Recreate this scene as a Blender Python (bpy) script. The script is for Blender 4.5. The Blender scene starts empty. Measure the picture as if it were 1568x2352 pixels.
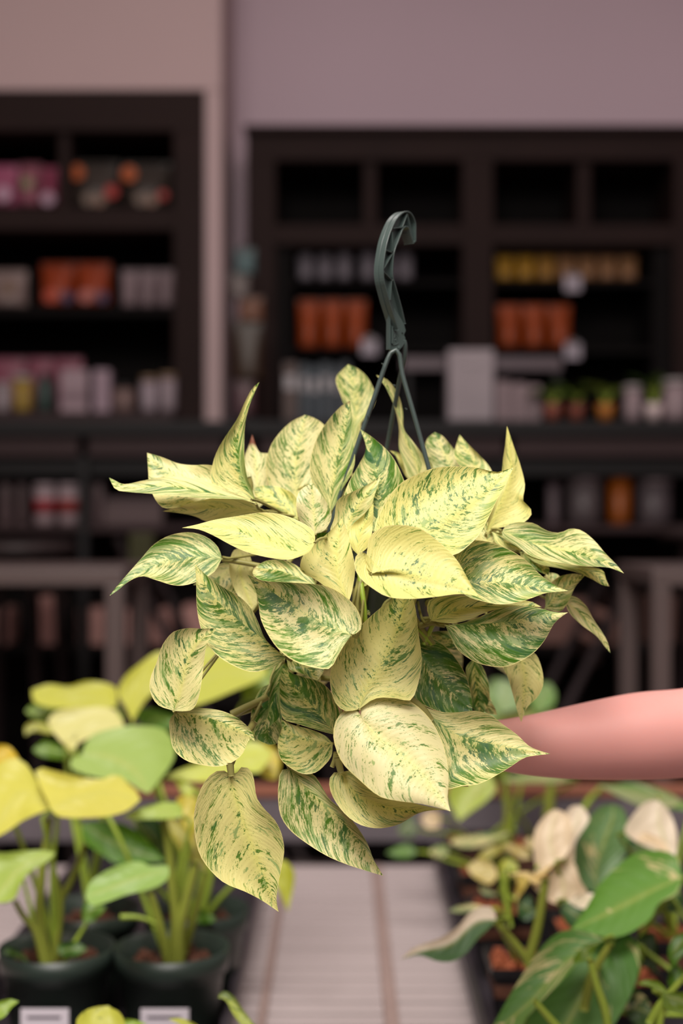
import bpy, bmesh, math, random
from mathutils import Vector, noise as mnoise
random.seed(7)
S = bpy.context.scene
COL = S.collection
# ---------------- camera ----------------
CH = 1.30
cam = bpy.data.objects.new('camera', bpy.data.cameras.new('camera')); COL.objects.link(cam)
cam.location = (0, 0, CH); cam.rotation_euler = (math.pi/2, 0, 0)
cam.data.sensor_fit = 'HORIZONTAL'; cam.data.sensor_width = 24; cam.data.lens = 50
cam.data.clip_start = 0.05
cam.data.dof.use_dof = True; cam.data.dof.focus_distance = 1.19; cam.data.dof.aperture_fstop = 2.6
S.camera = cam
F = 1568*50/24.0
def W(px, py, Y): return Vector(((px-784)/F*Y, Y, CH-(py-1176)/F*Y))
# ---------------- world / lights / exposure ----------------
wd = bpy.data.worlds.new('world'); S.world = wd; wd.use_nodes = True
wd.node_tree.nodes['Background'].inputs[0].default_value = (0.5, 0.45, 0.44, 1)
wd.node_tree.nodes['Background'].inputs[1].default_value = 0.3
def area(name, loc, size, sy, power, col, target=None):
    l = bpy.data.lights.new(name, 'AREA'); l.shape = 'RECTANGLE'; l.size = size; l.size_y = sy
    l.energy = power; l.color = col
    o = bpy.data.objects.new(name, l); o.location = loc; COL.objects.link(o)
    if target is not None:
        o.rotation_euler = (Vector(target)-Vector(loc)).to_track_quat('-Z', 'Y').to_euler()
    return o
area('overhead_area_light', (-0.35, 0.1, 3.35), 1.5, 1.1, 74, (1.0, 0.945, 0.88), (0.05, 1.3, 1.2))
area('overhead_area_light', (0.3, -1.2, 2.9), 2.4, 1.2, 22, (1.0, 0.92, 0.89), (0.0, 1.3, 1.1))  # added frontal fill for the camera-facing leaves, not a fixture of the room
area('overhead_area_light', (0.3, 2.9, 3.7), 4.0, 0.5, 22, (1.0, 0.88, 0.86))  # added soft light above the counters to brighten the back wall
S.view_settings.view_transform = 'Standard'; S.view_settings.look = 'None'
S.view_settings.gamma = 1; S.view_settings.use_curve_mapping = False
S.view_settings.exposure = 0.55

# ---------------- helpers ----------------
def lin(c):
    r = []
    for v in c[:3]:
        v /= 255.0
        r.append(v/12.92 if v <= 0.04045 else ((v+0.055)/1.055)**2.4)
    return (r[0], r[1], r[2], 1)
class NT:
    def __init__(s, m): s.t = m.node_tree; s.n = s.t.nodes
    def new(s, k, **kw):
        n = s.n.new(k)
        for a, b in kw.items(): setattr(n, a, b)
        return n
    def link(s, a, b): s.t.links.new(a, b)
    def val(s, inp, v):
        if hasattr(v, 'is_linked') or isinstance(v, bpy.types.NodeSocket): s.link(v, inp)
        else: inp.default_value = v
    def math(s, op, a, b=0.0, c=0.0):
        n = s.new('ShaderNodeMath', operation=op); s.val(n.inputs[0], a); s.val(n.inputs[1], b); s.val(n.inputs[2], c); return n.outputs[0]
    def mix(s, f, a, b):
        n = s.new('ShaderNodeMix', data_type='RGBA'); s.val(n.inputs[0], f); s.val(n.inputs[6], a); s.val(n.inputs[7], b); return n.outputs[2]
    def comb(s, x, y, z):
        n = s.new('ShaderNodeCombineXYZ'); s.val(n.inputs[0], x); s.val(n.inputs[1], y); s.val(n.inputs[2], z); return n.outputs[0]
    def noise(s, vec, scale=1.0, detail=2.0, rough=0.5):
        n = s.new('ShaderNodeTexNoise'); s.val(n.inputs['Vector'], vec); n.inputs['Scale'].default_value = scale
        n.inputs['Detail'].default_value = detail; n.inputs['Roughness'].default_value = rough; return n.outputs[0]
    def step(s, v, edge, w):   # smooth threshold
        n = s.new('ShaderNodeMapRange', interpolation_type='SMOOTHSTEP'); s.val(n.inputs[0], s.math('SUBTRACT', v, edge))
        n.inputs[1].default_value = -w; n.inputs[2].default_value = w; return n.outputs[0]
def newmat(name):
    m = bpy.data.materials.new(name); m.use_nodes = True
    return m, NT(m), m.node_tree.nodes['Principled BSDF']
_mc = {}
def mat(name, rgb, rough=0.55, metal=0.0, var=0.12, scale=12.0, bump=0.0, spec=0.5, sss=0.0):
    if name in _mc: return _mc[name]
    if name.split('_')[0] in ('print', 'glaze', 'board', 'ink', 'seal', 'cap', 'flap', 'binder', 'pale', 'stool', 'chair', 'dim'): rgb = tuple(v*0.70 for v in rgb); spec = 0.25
    m, t, b = newmat(name)
    tc = t.new('ShaderNodeTexCoord').outputs['Object']
    n = t.noise(tc, scale, 3)
    c = lin(rgb); d = tuple(x*(1-var) for x in c[:3])+(1,); e = tuple(min(1, x*(1+var)) for x in c[:3])+(1,)
    t.link(t.mix(n, d, e), b.inputs['Base Color'])
    b.inputs['Roughness'].default_value = rough; b.inputs['Metallic'].default_value = metal
    b.inputs['Specular IOR Level'].default_value = spec
    if sss:
        b.inputs['Subsurface Weight'].default_value = sss; b.inputs['Subsurface Radius'].default_value = (0.012, 0.005, 0.003); b.inputs['Subsurface Scale'].default_value = 1.0
    if bump:
        bp = t.new('ShaderNodeBump'); bp.inputs['Strength'].default_value = bump; bp.inputs['Distance'].default_value = 0.004
        t.link(n, bp.inputs['Height']); t.link(bp.outputs[0], b.inputs['Normal'])
    _mc[name] = m; return m

def marble_material():
    m, t, b = newmat('marbled_leaf')
    uv = t.new('ShaderNodeUVMap', uv_map='vein'); sx = t.new('ShaderNodeSeparateXYZ'); t.link(uv.outputs[0], sx.inputs[0])
    q1, q2 = sx.outputs[0], sx.outputs[1]
    at = t.new('ShaderNodeAttribute', attribute_name='tone'); sc = t.new('ShaderNodeSeparateColor'); t.link(at.outputs['Color'], sc.inputs[0])
    g, yel, seed = sc.outputs[0], sc.outputs[1], sc.outputs[2]
    at2 = t.new('ShaderNodeAttribute', attribute_name='place'); s2 = t.new('ShaderNodeSeparateColor'); t.link(at2.outputs['Color'], s2.inputs[0])
    srad, tpar, brown = s2.outputs[0], s2.outputs[1], s2.outputs[2]
    sd = t.math('MULTIPLY', seed, 37.0)
    def nz(fa, fb, off, detail, rough=0.55):
        return t.noise(t.comb(t.math('MULTIPLY', q1, fa), t.math('MULTIPLY', q2, fb), t.math('ADD', sd, off)), 1.0, detail, rough)
    # warp a little so that flecks are ragged
    low = nz(45, 75, 3.0, 1); fine = nz(200, 330, 0.0, 4, 0.68); dots = nz(480, 680, 21.0, 3.0, 0.65)
    mid = nz(105, 150, 7.0, 4.5, 0.68); big = nz(34, 52, 13.0, 5, 0.62); hue = nz(40, 60, 17.0, 2)
    thr = t.math('SUBTRACT', 0.682, t.math('MULTIPLY', g, 0.225))
    fv = t.math('ADD', fine, t.math('MULTIPLY', t.math('SUBTRACT', low, 0.5), 0.5))
    dark = t.step(fv, thr, 0.018)
    dd = t.step(t.math('ADD', dots, t.math('MULTIPLY', t.math('SUBTRACT', low, 0.5), 0.25)), t.math('SUBTRACT', 0.655, t.math('MULTIPLY', g, 0.12)), 0.02)
    bigm = t.step(big, t.math('SUBTRACT', 0.755, t.math('MULTIPLY', g, 0.20)), 0.012)
    midm = t.step(t.math('ADD', mid, t.math('MULTIPLY', t.math('SUBTRACT', big, 0.5), 0.4)), t.math('SUBTRACT', 0.685, t.math('MULTIPLY', g, 0.26)), 0.03)
    cream = t.mix(yel, lin((230, 219, 168)), lin((222, 214, 112)))
    cream = t.mix(t.math('MULTIPLY', low, 0.35), cream, lin((200, 205, 118)))
    # yellow-green flush at midrib and base
    flush = t.math('MULTIPLY', t.math('POWER', t.math('SUBTRACT', 1.0, srad), 6.0), 0.45)
    cream = t.mix(flush, cream, lin((222, 222, 105)))
    gm = t.mix(hue, lin((150, 176, 84)), lin((124, 154, 104)))
    dk = t.mix(t.step(hue, 0.56, 0.10), lin((70, 118, 20)), lin((52, 100, 52)))
    c = t.mix(t.math('MULTIPLY', midm, 0.85), cream, gm)
    c = t.mix(t.math('MULTIPLY', dd, 0.7), c, lin((96, 138, 44)))
    c = t.mix(t.math('MULTIPLY', dark, 0.92), c, dk)
    c = t.mix(t.math('MULTIPLY', bigm, 0.9), c, dk)
    rim = t.step(srad, 0.978, 0.012)
    c = t.mix(t.math('MULTIPLY', rim, 0.8), c, lin((236, 224, 150)))  # pale leaf margin, with the thin edge highlight painted into the colour
    c = t.mix(brown, c, lin((120, 66, 40)))
    t.link(c, b.inputs['Base Color'])
    b.inputs['Roughness'].default_value = 0.42; b.inputs['Specular IOR Level'].default_value = 0.35
    vein = t.new('ShaderNodeTexWave', wave_type='BANDS', bands_direction='Y'); vein.inputs['Scale'].default_value = 62; vein.inputs['Distortion'].default_value = 1.0
    t.link(t.comb(q1, q2, sd), vein.inputs['Vector'])
    h = t.math('ADD', t.math('MULTIPLY', vein.outputs[1], 0.16), t.math('ADD', t.math('MULTIPLY', low, 1.5), t.math('MULTIPLY', fine, 0.22)))
    bp = t.new('ShaderNodeBump'); bp.inputs['Strength'].default_value = 0.28; bp.inputs['Distance'].default_value = 0.0016
    t.link(h, bp.inputs['Height']); t.link(bp.outputs[0], b.inputs['Normal'])
    tr = t.new('ShaderNodeBsdfTranslucent'); t.link(c, tr.inputs[0])
    mx = t.new('ShaderNodeMixShader'); mx.inputs[0].default_value = 0.22
    t.link(b.outputs[0], mx.inputs[1]); t.link(tr.outputs[0], mx.inputs[2])
    t.link(mx.outputs[0], t.n['Material Output'].inputs[0])
    return m
def plain_leaf_material(name, spots, spot_rgb=(225, 210, 150), transl=0.3):
    """leaf whose own colour comes from the 'tint' attribute, with a pale midrib and optional pale sectors"""
    m, t, b = newmat(name)
    uv = t.new('ShaderNodeUVMap', uv_map='vein'); sx = t.new('ShaderNodeSeparateXYZ'); t.link(uv.outputs[0], sx.inputs[0])
    q1, q2 = sx.outputs[0], sx.outputs[1]
    at = t.new('ShaderNodeAttribute', attribute_name='tint')
    a1 = t.new('ShaderNodeAttribute', attribute_name='tone'); s1 = t.new('ShaderNodeSeparateColor'); t.link(a1.outputs['Color'], s1.inputs[0])
    at2 = t.new('ShaderNodeAttribute', attribute_name='place'); s2 = t.new('ShaderNodeSeparateColor'); t.link(at2.outputs['Color'], s2.inputs[0])
    sd = t.math('MULTIPLY', s1.outputs[2], 37.0)
    low = t.noise(t.comb(t.math('MULTIPLY', q1, 30), t.math('MULTIPLY', q2, 30), sd), 1.0, 2)
    c = t.mix(t.math('MULTIPLY', low, 0.14), at.outputs['Color'], lin((120, 150, 50)))
    rib = t.math('POWER', t.math('SUBTRACT', 1.0, s2.outputs[0]), 14.0)
    c = t.mix(t.math('MULTIPLY', rib, 0.45), c, lin((205, 205, 110)))
    if spots:
        n1 = t.noise(t.comb(t.math('MULTIPLY', q1, 60), t.math('MULTIPLY', q2, 110), t.math('ADD', sd, 4.0)), 1.0, 4, 0.6)
        n0 = t.noise(t.comb(t.math('MULTIPLY', q1, 12), t.math('MULTIPLY', q2, 14), t.math('ADD', sd, 9.0)), 1.0, 1)
        mk = t.step(t.math('ADD', t.math('MULTIPLY', n1, 0.5), t.math('MULTIPLY', n0, 0.5)), t.math('SUBTRACT', 0.66, t.math('MULTIPLY', s1.outputs[0], 0.25)), 0.02)
        c = t.mix(t.math('MULTIPLY', mk, 0.85), c, lin(spot_rgb))
    t.link(c, b.inputs['Base Color']); b.inputs['Roughness'].default_value = 0.42
    vein = t.new('ShaderNodeTexWave', wave_type='BANDS', bands_direction='Y'); vein.inputs['Scale'].default_value = 14; vein.inputs['Distortion'].default_value = 0.8
    t.link(t.comb(q1, q2, sd), vein.inputs['Vector'])
    bp = t.new('ShaderNodeBump'); bp.inputs['Strength'].default_value = 0.2; bp.inputs['Distance'].default_value = 0.002
    t.link(vein.outputs[1], bp.inputs['Height']); t.link(bp.outputs[0], b.inputs['Normal'])
    tr = t.new('ShaderNodeBsdfTranslucent'); t.link(c, tr.inputs[0])
    mx = t.new('ShaderNodeMixShader'); mx.inputs[0].default_value = transl
    t.link(b.outputs[0], mx.inputs[1]); t.link(tr.outputs[0], mx.inputs[2]); t.link(mx.outputs[0], t.n['Material Output'].inputs[0])
    return m
M_MARB = marble_material()
M_LIME = plain_leaf_material('lime_leaf', False)
M_VARI = plain_leaf_material('variegated_leaf', True)
M_MOTT = plain_leaf_material('mottled_lime_leaf', True, (60, 95, 30))

def mkobj(name, me, material=None, parent=None):
    o = bpy.data.objects.new(name, me); COL.objects.link(o)
    if material and not me.materials: me.materials.append(material)
    if parent: o.parent = parent; o.matrix_parent_inverse = parent_inv(parent)
    return o
def parent_inv(p):   # parents are unrotated empties, or meshes at the origin
    from mathutils import Matrix
    return Matrix.Translation(-WLOC.get(p.name, Vector((0, 0, 0))))
WLOC = {}
def thing(name, label, cat, loc, group=None, kind=None):
    o = bpy.data.objects.new(name, None); COL.objects.link(o); o.location = loc; o.empty_display_size = 0.05
    WLOC[o.name] = Vector(loc)
    tag(o, label, cat, group, kind); return o
def tag(o, label=None, cat=None, group=None, kind=None):
    if label: o['label'] = label
    if cat: o['category'] = cat
    if group: o['group'] = group
    if kind: o['kind'] = kind
    return o
def boxes_mesh(name, bxs, bev=0.0):
    bm = bmesh.new()
    for (x0, x1, y0, y1, z0, z1) in bxs:
        r = bmesh.ops.create_cube(bm, size=1.0)
        for v in r['verts']:
            v.co = Vector(((x0+x1)/2+v.co.x*(x1-x0), (y0+y1)/2+v.co.y*(y1-y0), (z0+z1)/2+v.co.z*(z1-z0)))
    if bev: bmesh.ops.bevel(bm, geom=bm.edges[:], offset=bev, segments=2, affect='EDGES', profile=0.6)
    me = bpy.data.meshes.new(name); bm.to_mesh(me); bm.free(); return me
def box(name, b, material, parent=None, bev=0.0):
    return mkobj(name, boxes_mesh(name, b if isinstance(b, list) else [b], bev), material, parent)
def prect(x0, y0, x1, y1, Y, d):
    a = W(x0, y0, Y); c = W(x1, y1, Y); return (a.x, c.x, Y, Y+d, c.z, a.z)
def pbox(name, x0, y0, x1, y1, Y, d, material, parent=None, bev=0.002):
    return box(name, prect(x0, y0, x1, y1, Y, d), material, parent, bev)
def lathe(name, prof, c, material, parent=None, seg=28, closed=False):
    vs = []; fs = []
    for (r, z) in prof:
        for i in range(seg):
            a = 2*math.pi*i/seg; vs.append((c[0]+r*math.cos(a), c[1]+r*math.sin(a), c[2]+z))
    for j in range(len(prof)-1):
        for i in range(seg):
            k = (i+1) % seg; fs.append((j*seg+i, j*seg+k, (j+1)*seg+k, (j+1)*seg+i))
    if prof[0][0] > 0.0005: fs.append(tuple(reversed(range(seg))))
    if closed: fs.append(tuple((len(prof)-1)*seg+i for i in range(seg)))
    me = bpy.data.meshes.new(name); me.from_pydata(vs, [], fs); me.shade_smooth(); me.update()
    return mkobj(name, me, material, parent)
def cr(pts, n):
    """centripetal-ish Catmull-Rom through pts, n samples equally spaced by arc length (pts are tuples)"""
    P = [Vector(p) for p in pts]
    if len(P) == 2: return [P[0].lerp(P[1], i/(n-1)) for i in range(n)]
    Q = [P[0]*2-P[1]]+P+[P[-1]*2-P[-2]]
    out = []
    for i in range(1, len(Q)-2):
        p0, p1, p2, p3 = Q[i-1], Q[i], Q[i+1], Q[i+2]
        d1 = max((p2-p1).length, 1e-6)
        m1 = (p2-p0)/max((p2-p1).length+(p1-p0).length, 1e-6)*d1
        m2 = (p3-p1)/max((p3-p2).length+(p2-p1).length, 1e-6)*d1
        for k in range(12):
            u = k/12.0; u2 = u*u; u3 = u2*u
            out.append((2*u3-3*u2+1)*p1+(u3-2*u2+u)*m1+(-2*u3+3*u2)*p2+(u3-u2)*m2)
    out.append(P[-1])
    L = [0]
    for i in range(1, len(out)): L.append(L[-1]+(out[i]-out[i-1]).length)
    res = []; j = 0
    for i in range(n):
        t = L[-1]*i/(n-1)
        while j < len(L)-2 and L[j+1] < t: j += 1
        s = (t-L[j])/max(L[j+1]-L[j], 1e-9); res.append(out[j].lerp(out[j+1], min(1, max(0, s))))
    return res
def tube_mesh(name, pts, radii, seg=8, n=None, caps=True, flat=1.0):
    n = n or max(6, len(pts)*4)
    C = cr([tuple(p) for p in pts], n)
    vs = []; fs = []
    up = Vector((0, 1, 0.01))
    for i, p in enumerate(C):
        d = (C[min(i+1, n-1)]-C[max(i-1, 0)]).normalized()
        a = d.cross(up)
        if a.length < 0.05: a = d.cross(Vector((1, 0, 0)))
        a.normalize(); b2 = a.cross(d).normalized()
        u = i/(n-1)*(len(radii)-1); k = min(int(u), len(radii)-2) if len(radii) > 1 else 0
        r = radii[0] if len(radii) == 1 else radii[k]*(1-(u-k))+radii[k+1]*(u-k)
        for s in range(seg):
            an = 2*math.pi*s/seg; vs.append(p+a*math.cos(an)*r+b2*math.sin(an)*r*flat)
    for i in range(n-1):
        for s in range(seg):
            k = (s+1) % seg; fs.append((i*seg+s, i*seg+k, (i+1)*seg+k, (i+1)*seg+s))
    if caps: fs.append(tuple(range(seg))); fs.append(tuple((n-1)*seg+s for s in reversed(range(seg))))
    me = bpy.data.meshes.new(name); me.from_pydata([tuple(v) for v in vs], [], fs); me.shade_smooth(); me.update(); return me
def tube(name, pts, radii, material, parent=None, **k):
    return mkobj(name, tube_mesh(name, pts, radii, **k), material, parent)

# zoom frames of the reference -> photo pixels
REG = {'A': (240, 820, 2.3758), 'B': (780, 820, 2.3758), 'C': (240, 1200, 2.3758), 'D': (780, 1200, 2.3758), 'E': (340, 1600, 2.6133),
       'F': (740, 1560, 2.8), 'G': (780, 440, 5.6), 'H': (720, 780, 4.6118), 'P': (0, 0, 1), 'J': (0, 1480, 2.24), 'K': (0, 1850, 2.24), 'L': (880, 1750, 2.279),
       'M': (800, 1340, 4.7515)}
def px(reg, p):
    o = REG[reg]; return (o[0]+p[0]/o[2], o[1]+p[1]/o[2])
def pl(s):
    return [tuple(float(v) for v in q.split(',')) for q in s.split()]
def leaf(parent, reg, base, a, b, tip, mid, Y, k=0.35, h=0.0, fold=0.15, green=0.3, yel=0.4, material=None, tint=None, brown=0, nt=26, ns=6, wav=0.004, bow=0.0, seed=None, name='leaf'):
    """surface between two side curves and a midrib. k, h tilt the blade (up = further), fold lifts the sides, bow bends base/tip"""
    A = [px(reg, p) for p in [base]+pl(a)+[tip]]; B = [px(reg, p) for p in [base]+pl(b)+[tip]]
    Mi = [px(reg, p) for p in [base]+(pl(mid) if mid else [])+[tip]]
    if not mid:
        ca = cr([(x, y, 0) for x, y in A], 5); cb = cr([(x, y, 0) for x, y in B], 5)
        Mi = [Mi[0]]+[((ca[i].x+cb[i].x)/2, (ca[i].y+cb[i].y)/2) for i in (2,)]+[Mi[-1]]
    A = cr([(x, y, 0) for x, y in A], nt+1); B = cr([(x, y, 0) for x, y in B], nt+1); Mc = cr([(x, y, 0) for x, y in Mi], nt+1)
    allp = A+B; cx = sum(p.x for p in allp)/len(allp); cy = sum(p.y for p in allp)/len(allp)
    rnd = random.Random(int(cx*7+cy*13)); sd = rnd.random() if seed is None else seed
    mpp = Y/F; L = sum((Mc[i+1]-Mc[i]).length for i in range(nt))*mpp
    vs = []; info = []
    for i in range(nt+1):
        t = i/nt
        for j in range(-ns, ns+1):
            s = abs(j)/ns; side = A if j < 0 else B
            q = Mc[i].lerp(side[i], s)
            wd_ = (side[i]-Mc[i]).length*mpp
            d = Y + k*(cy-q.y)*mpp + h*(q.x-cx)*mpp
            d += -fold*wd_*(s**1.6) + 0.10*wd_*math.sin(math.pi*s)*(1 if fold >= 0 else -1)
            d += bow*(t-0.5)**2*4*L
            d += wav*math.sin(t*9+sd*20+(2.0 if j < 0 else 0))*s*s*math.sin(math.pi*min(1, t*1.1))
            vs.append(tuple(W(q.x, q.y, d)))
            info.append((s, t, wd_, j))
    w = 2*ns+1; fs = []
    for i in range(nt):
        for j in range(w-1): fs.append((i*w+j, i*w+j+1, (i+1)*w+j+1, (i+1)*w+j))
    me = bpy.data.meshes.new(name); me.from_pydata(vs, [], fs); me.shade_smooth()
    uvl = me.uv_layers.new(name='vein')
    for pgn in me.polygons:
        left = (pgn.index % (w-1)) < ns
        for li in pgn.loop_indices:
            s, t, wd_, j = info[me.loops[li].vertex_index]
            q1 = wd_*s; q2 = L*(t-0.5*s**1.15)/(1-0.5*s**1.15)
            uvl.data[li].uv = (q1+(0.31 if left else 0.0), q2+(0.47 if left else 0.0))
    tone = me.color_attributes.new('tone', 'FLOAT_COLOR', 'POINT'); place = me.color_attributes.new('place', 'FLOAT_COLOR', 'POINT')
    br = lambda t: max(0.0, min(1.0, (t-(1-brown))/0.02)) if brown else 0.0
    for v in range(len(vs)):
        s, t, wd_, j = info[v]
        gg = green
        if isinstance(green, tuple): gg = green[0] if j < 0 else green[1]
        tone.data[v].color = (gg, yel, sd, 1); place.data[v].color = (s, t, br(t), 1)
    if tint is not None:
        tt = me.color_attributes.new('tint', 'FLOAT_COLOR', 'POINT')
        two = isinstance(tint[0], tuple)
        for v in range(len(vs)):
            c = tint if not two else (tint[0] if info[v][3] < 0 else tint[1])
            tt.data[v].color = lin(c)
    o = mkobj(name, me, material or M_MARB, parent)
    bp = px(reg, base)
    base3 = W(bp[0], bp[1], Y+k*(cy-bp[1])*mpp+h*(bp[0]-cx)*mpp+bow*L)
    nxt = W(Mc[2].x, Mc[2].y, Y+k*(cy-Mc[2].y)*mpp+h*(Mc[2].x-cx)*mpp+bow*L*0.7)
    return o, base3, nxt

# ---------------- colours ----------------
WALL = mat('wall_paint', (184, 162, 172), 0.8, var=0.05, scale=1.5)
WALLW = mat('wall_paint_warm', (172, 148, 148), 0.8, var=0.05, scale=1.5)
DKWOOD = mat('dark_brown_wood', (31, 17, 15), 0.7, var=0.25, scale=6, spec=0.15)
DKBLACK = mat('black_board', (15, 12, 12), 0.8, var=0.2, scale=5, spec=0.1)
COUNTER = mat('dark_counter', (20, 18, 19), 0.6, var=0.1, spec=0.25)
MAUVE = mat('dull_mauve_wood', (50, 36, 37), 0.6, spec=0.2)
STEEL = mat('grey_powder_steel', (92, 78, 76), 0.45, metal=0.0)
FLOORM = mat('floor_stone', (120, 104, 100), 0.6, var=0.15, scale=2)
CEILM = mat('ceiling_paint', (205, 196, 192), 0.8)
CARD = mat('white_card', (225, 215, 225), 0.6, var=0.03)
# ---------------- room ----------------
def struct(o): o['kind'] = 'structure'; return o
struct(box('floor', (-4, 4, -3, 5.3, -0.1, 0), FLOORM))
struct(box('ceiling', (-4, 4, -3, 5.3, 4.0, 4.1), CEILM))
struct(box('wall_back', (-4, 4, 5.1, 5.2, 0, 4.0), WALL))
struct(box('wall_left', (-4.1, -4, -3, 5.3, 0, 4.0), WALLW))
struct(box('wall_right', (4, 4.1, -3, 5.3, 0, 4.0), WALL))
struct(box('wall_front', (-4, 4, -3.1, -3, 0, 4.0), WALLW))
YL = 4.6
hx = W(509, 0, YL).x; cx_ = W(469, 0, YL).x; hz = W(0, 207, YL).z
struct(box('wall_back_left', [(-4, hx, YL, 5.1, hz, 4.0), (cx_, hx, YL, 5.1, 0, hz)], WALLW, bev=0.006))

# ---------------- left cabinet ----------------
cl = thing('shelf_cabinet', 'dark brown built-in shelf cabinet at left, below the warm bulkhead, full of bags', 'cabinet', (W(200, 0, YL).x, YL+0.2, 0))
Yc = YL-0.02
pbox('top_rail', -150, 208, 469, 300, Yc, 0.40, DKWOOD, cl)
for (a, b_) in ((398, 469), (-150, -90)): box('side_panel', (W(a, 0, Yc).x, W(b_, 0, Yc).x, Yc, Yc+0.4, 0.0, W(0, 300, Yc).z), DKWOOD, cl, 0.002)
pbox('divider', 135, 300, 160, 476, Yc+0.02, 0.36, DKWOOD, cl)
pbox('shelf', -90, 476, 398, 528, Yc+0.01, 0.37, DKWOOD, cl)
pbox('shelf', -90, 706, 398, 724, Yc+0.03, 0.34, DKBLACK, cl)
pbox('shelf', -90, 946, 398, 966, Yc-0.12, 0.50, MAUVE, cl)
box('back_panel', (W(-90, 0, Yc).x, W(398, 0, Yc).x, Yc+0.38, Yc+0.4, 0, W(0, 300, Yc).z), DKBLACK, cl)
# ---------------- right cabinet ----------------
YR = 4.75
crt = thing('shelf_cabinet', 'wide dark brown shelf cabinet at right with open upper cubbies', 'cabinet', (W(1100, 0, YR).x, YR+0.18, 0))
pbox('top_rail', 565, 290, 1660, 368, YR, 0.34, DKWOOD, crt)
pbox('cornice', 560, 286, 1665, 300, YR-0.03, 0.37, DKWOOD, crt)
for (a, b_) in ((565, 632), (1062, 1132), (1548, 1660)): box('stile', (W(a, 0, YR).x, W(b_, 0, YR).x, YR, YR+0.34, 0, W(0, 368, YR).z), DKWOOD, crt, 0.002)
for (a, b_) in ((835, 865), (1325, 1356)): pbox('divider', a, 368, b_, 515, YR+0.02, 0.30, DKWOOD, crt)
pbox('shelf', 632, 515, 1062, 562, YR+0.005, 0.32, DKWOOD, crt); pbox('shelf', 1132, 515, 1548, 562, YR+0.005, 0.32, DKWOOD, crt)
for (a, b_) in ((632, 1062), (1132, 1548)):
    for y in (643, 800): pbox('shelf', a, y, b_, y+12, YR+0.04, 0.28, DKBLACK, crt)
box('back_panel', (W(600, 0, YR).x, W(1600, 0, YR).x, YR+0.32, YR+0.335, 0, W(0, 320, YR).z), DKBLACK, crt)
for (a, b_) in ((632, 668), (1500, 1548)): pbox('inner_panel', a, 562, b_, 960, YR+0.03, 0.28, DKBLACK, crt)

# ---------------- shelf goods ----------------
def pouch(x0, y0, x1, y1, Y, rgb, name, label, cat='bag', group=None, marks=(), th=0.05):
    """stand-up pouch with a crimped top, real thickness, flat printed patches"""
    a = W(x0, y0, Y); c = W(x1, y1, Y); cx = (a.x+c.x)/2; w = (c.x-a.x)/2; H = a.z-c.z
    t = thing(name, label, cat, (cx, Y, c.z), group)
    nu, nv = 10, 12; vs = []; fs = []
    for f in (0, 1):
        for j in range(nv+1):
            v = j/nv
            for i in range(nu+1):
                u = i/nu*2-1; bul = max(0, 1-u*u)**0.5*(1-v**3)*th*(0.6+0.4*math.sin(math.pi*min(1, v+0.3)))+0.001
                vs.append((cx+u*w*(1-0.05*math.sin(math.pi*v)), Y+(-bul if f == 0 else bul), c.z+v*H))
    o2 = (nu+1)*(nv+1)
    for j in range(nv):
        for i in range(nu):
            q = j*(nu+1)+i
            fs.append((q, q+1, q+nu+2, q+nu+1)); fs.append((o2+q+1, o2+q, o2+q+nu+1, o2+q+nu+2))
    for i in range(nu): fs.append((i+1, i, o2+i, o2+i+1))
    me = bpy.data.meshes.new('pouch_body'); me.from_pydata(vs, [], fs); me.shade_smooth(); me.update()
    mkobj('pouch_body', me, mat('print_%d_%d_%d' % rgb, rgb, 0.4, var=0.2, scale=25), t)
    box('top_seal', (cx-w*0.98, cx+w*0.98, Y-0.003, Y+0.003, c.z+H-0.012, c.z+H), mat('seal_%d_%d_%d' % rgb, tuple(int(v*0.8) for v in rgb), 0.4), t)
    for (mx, my, mr, mc, nm) in marks:
        p = W(mx, my, Y-th-0.004)
        lathe_disc(nm, p, mr/F*Y, mat('ink_%d_%d_%d' % mc, mc, 0.5, var=0.05), t)
    return t
def lathe_disc(name, p, r, m, parent, seg=20, th=0.003):
    vs = []; fs = []
    for d in (0, th):
        for i in range(seg): a = 2*math.pi*i/seg; vs.append((p.x+r*math.cos(a), p.y+d, p.z+r*math.sin(a)))
    fs.append(tuple(range(seg))); fs.append(tuple(reversed(range(seg, 2*seg))))
    for i in range(seg): k = (i+1) % seg; fs.append((i, i+seg, k+seg, k))
    me = bpy.data.meshes.new(name); me.from_pydata(vs, [], fs); me.update(); return mkobj(name, me, m, parent)
def bottle(xc, y0, y1, rpx, Y, rgb, cap, name, label, cat='bottle', group=None, neck=0.35):
    c = W(xc, y1, Y); H = (y1-y0)/F*Y; r = rpx/F*Y
    t = thing(name, label, cat, tuple(c), group)
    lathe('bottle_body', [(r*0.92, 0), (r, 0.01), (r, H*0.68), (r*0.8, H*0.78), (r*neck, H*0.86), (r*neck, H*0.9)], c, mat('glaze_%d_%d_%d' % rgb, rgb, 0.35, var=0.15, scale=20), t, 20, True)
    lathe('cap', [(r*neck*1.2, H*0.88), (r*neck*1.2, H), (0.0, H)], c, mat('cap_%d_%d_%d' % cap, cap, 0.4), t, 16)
    return t
def tub(xc, y0, y1, rpx, Y, rgb, name, label, cat='jar', group=None, lid=(200, 190, 190)):
    c = W(xc, y1, Y); H = (y1-y0)/F*Y; r = rpx/F*Y
    t = thing(name, label, cat, tuple(c), group)
    lathe('tub_body', [(r*0.85, 0), (r*0.95, H*0.1), (r, H*0.85)], c, mat('glaze_%d_%d_%d' % rgb, rgb, 0.4, var=0.15, scale=20), t, 20, True)
    lathe('lid', [(r*1.05, H*0.85), (r*1.05, H*0.97), (r*0.9, H), (0, H)], c, mat('cap_%d_%d_%d' % lid, lid, 0.4), t, 20)
    return t
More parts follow.
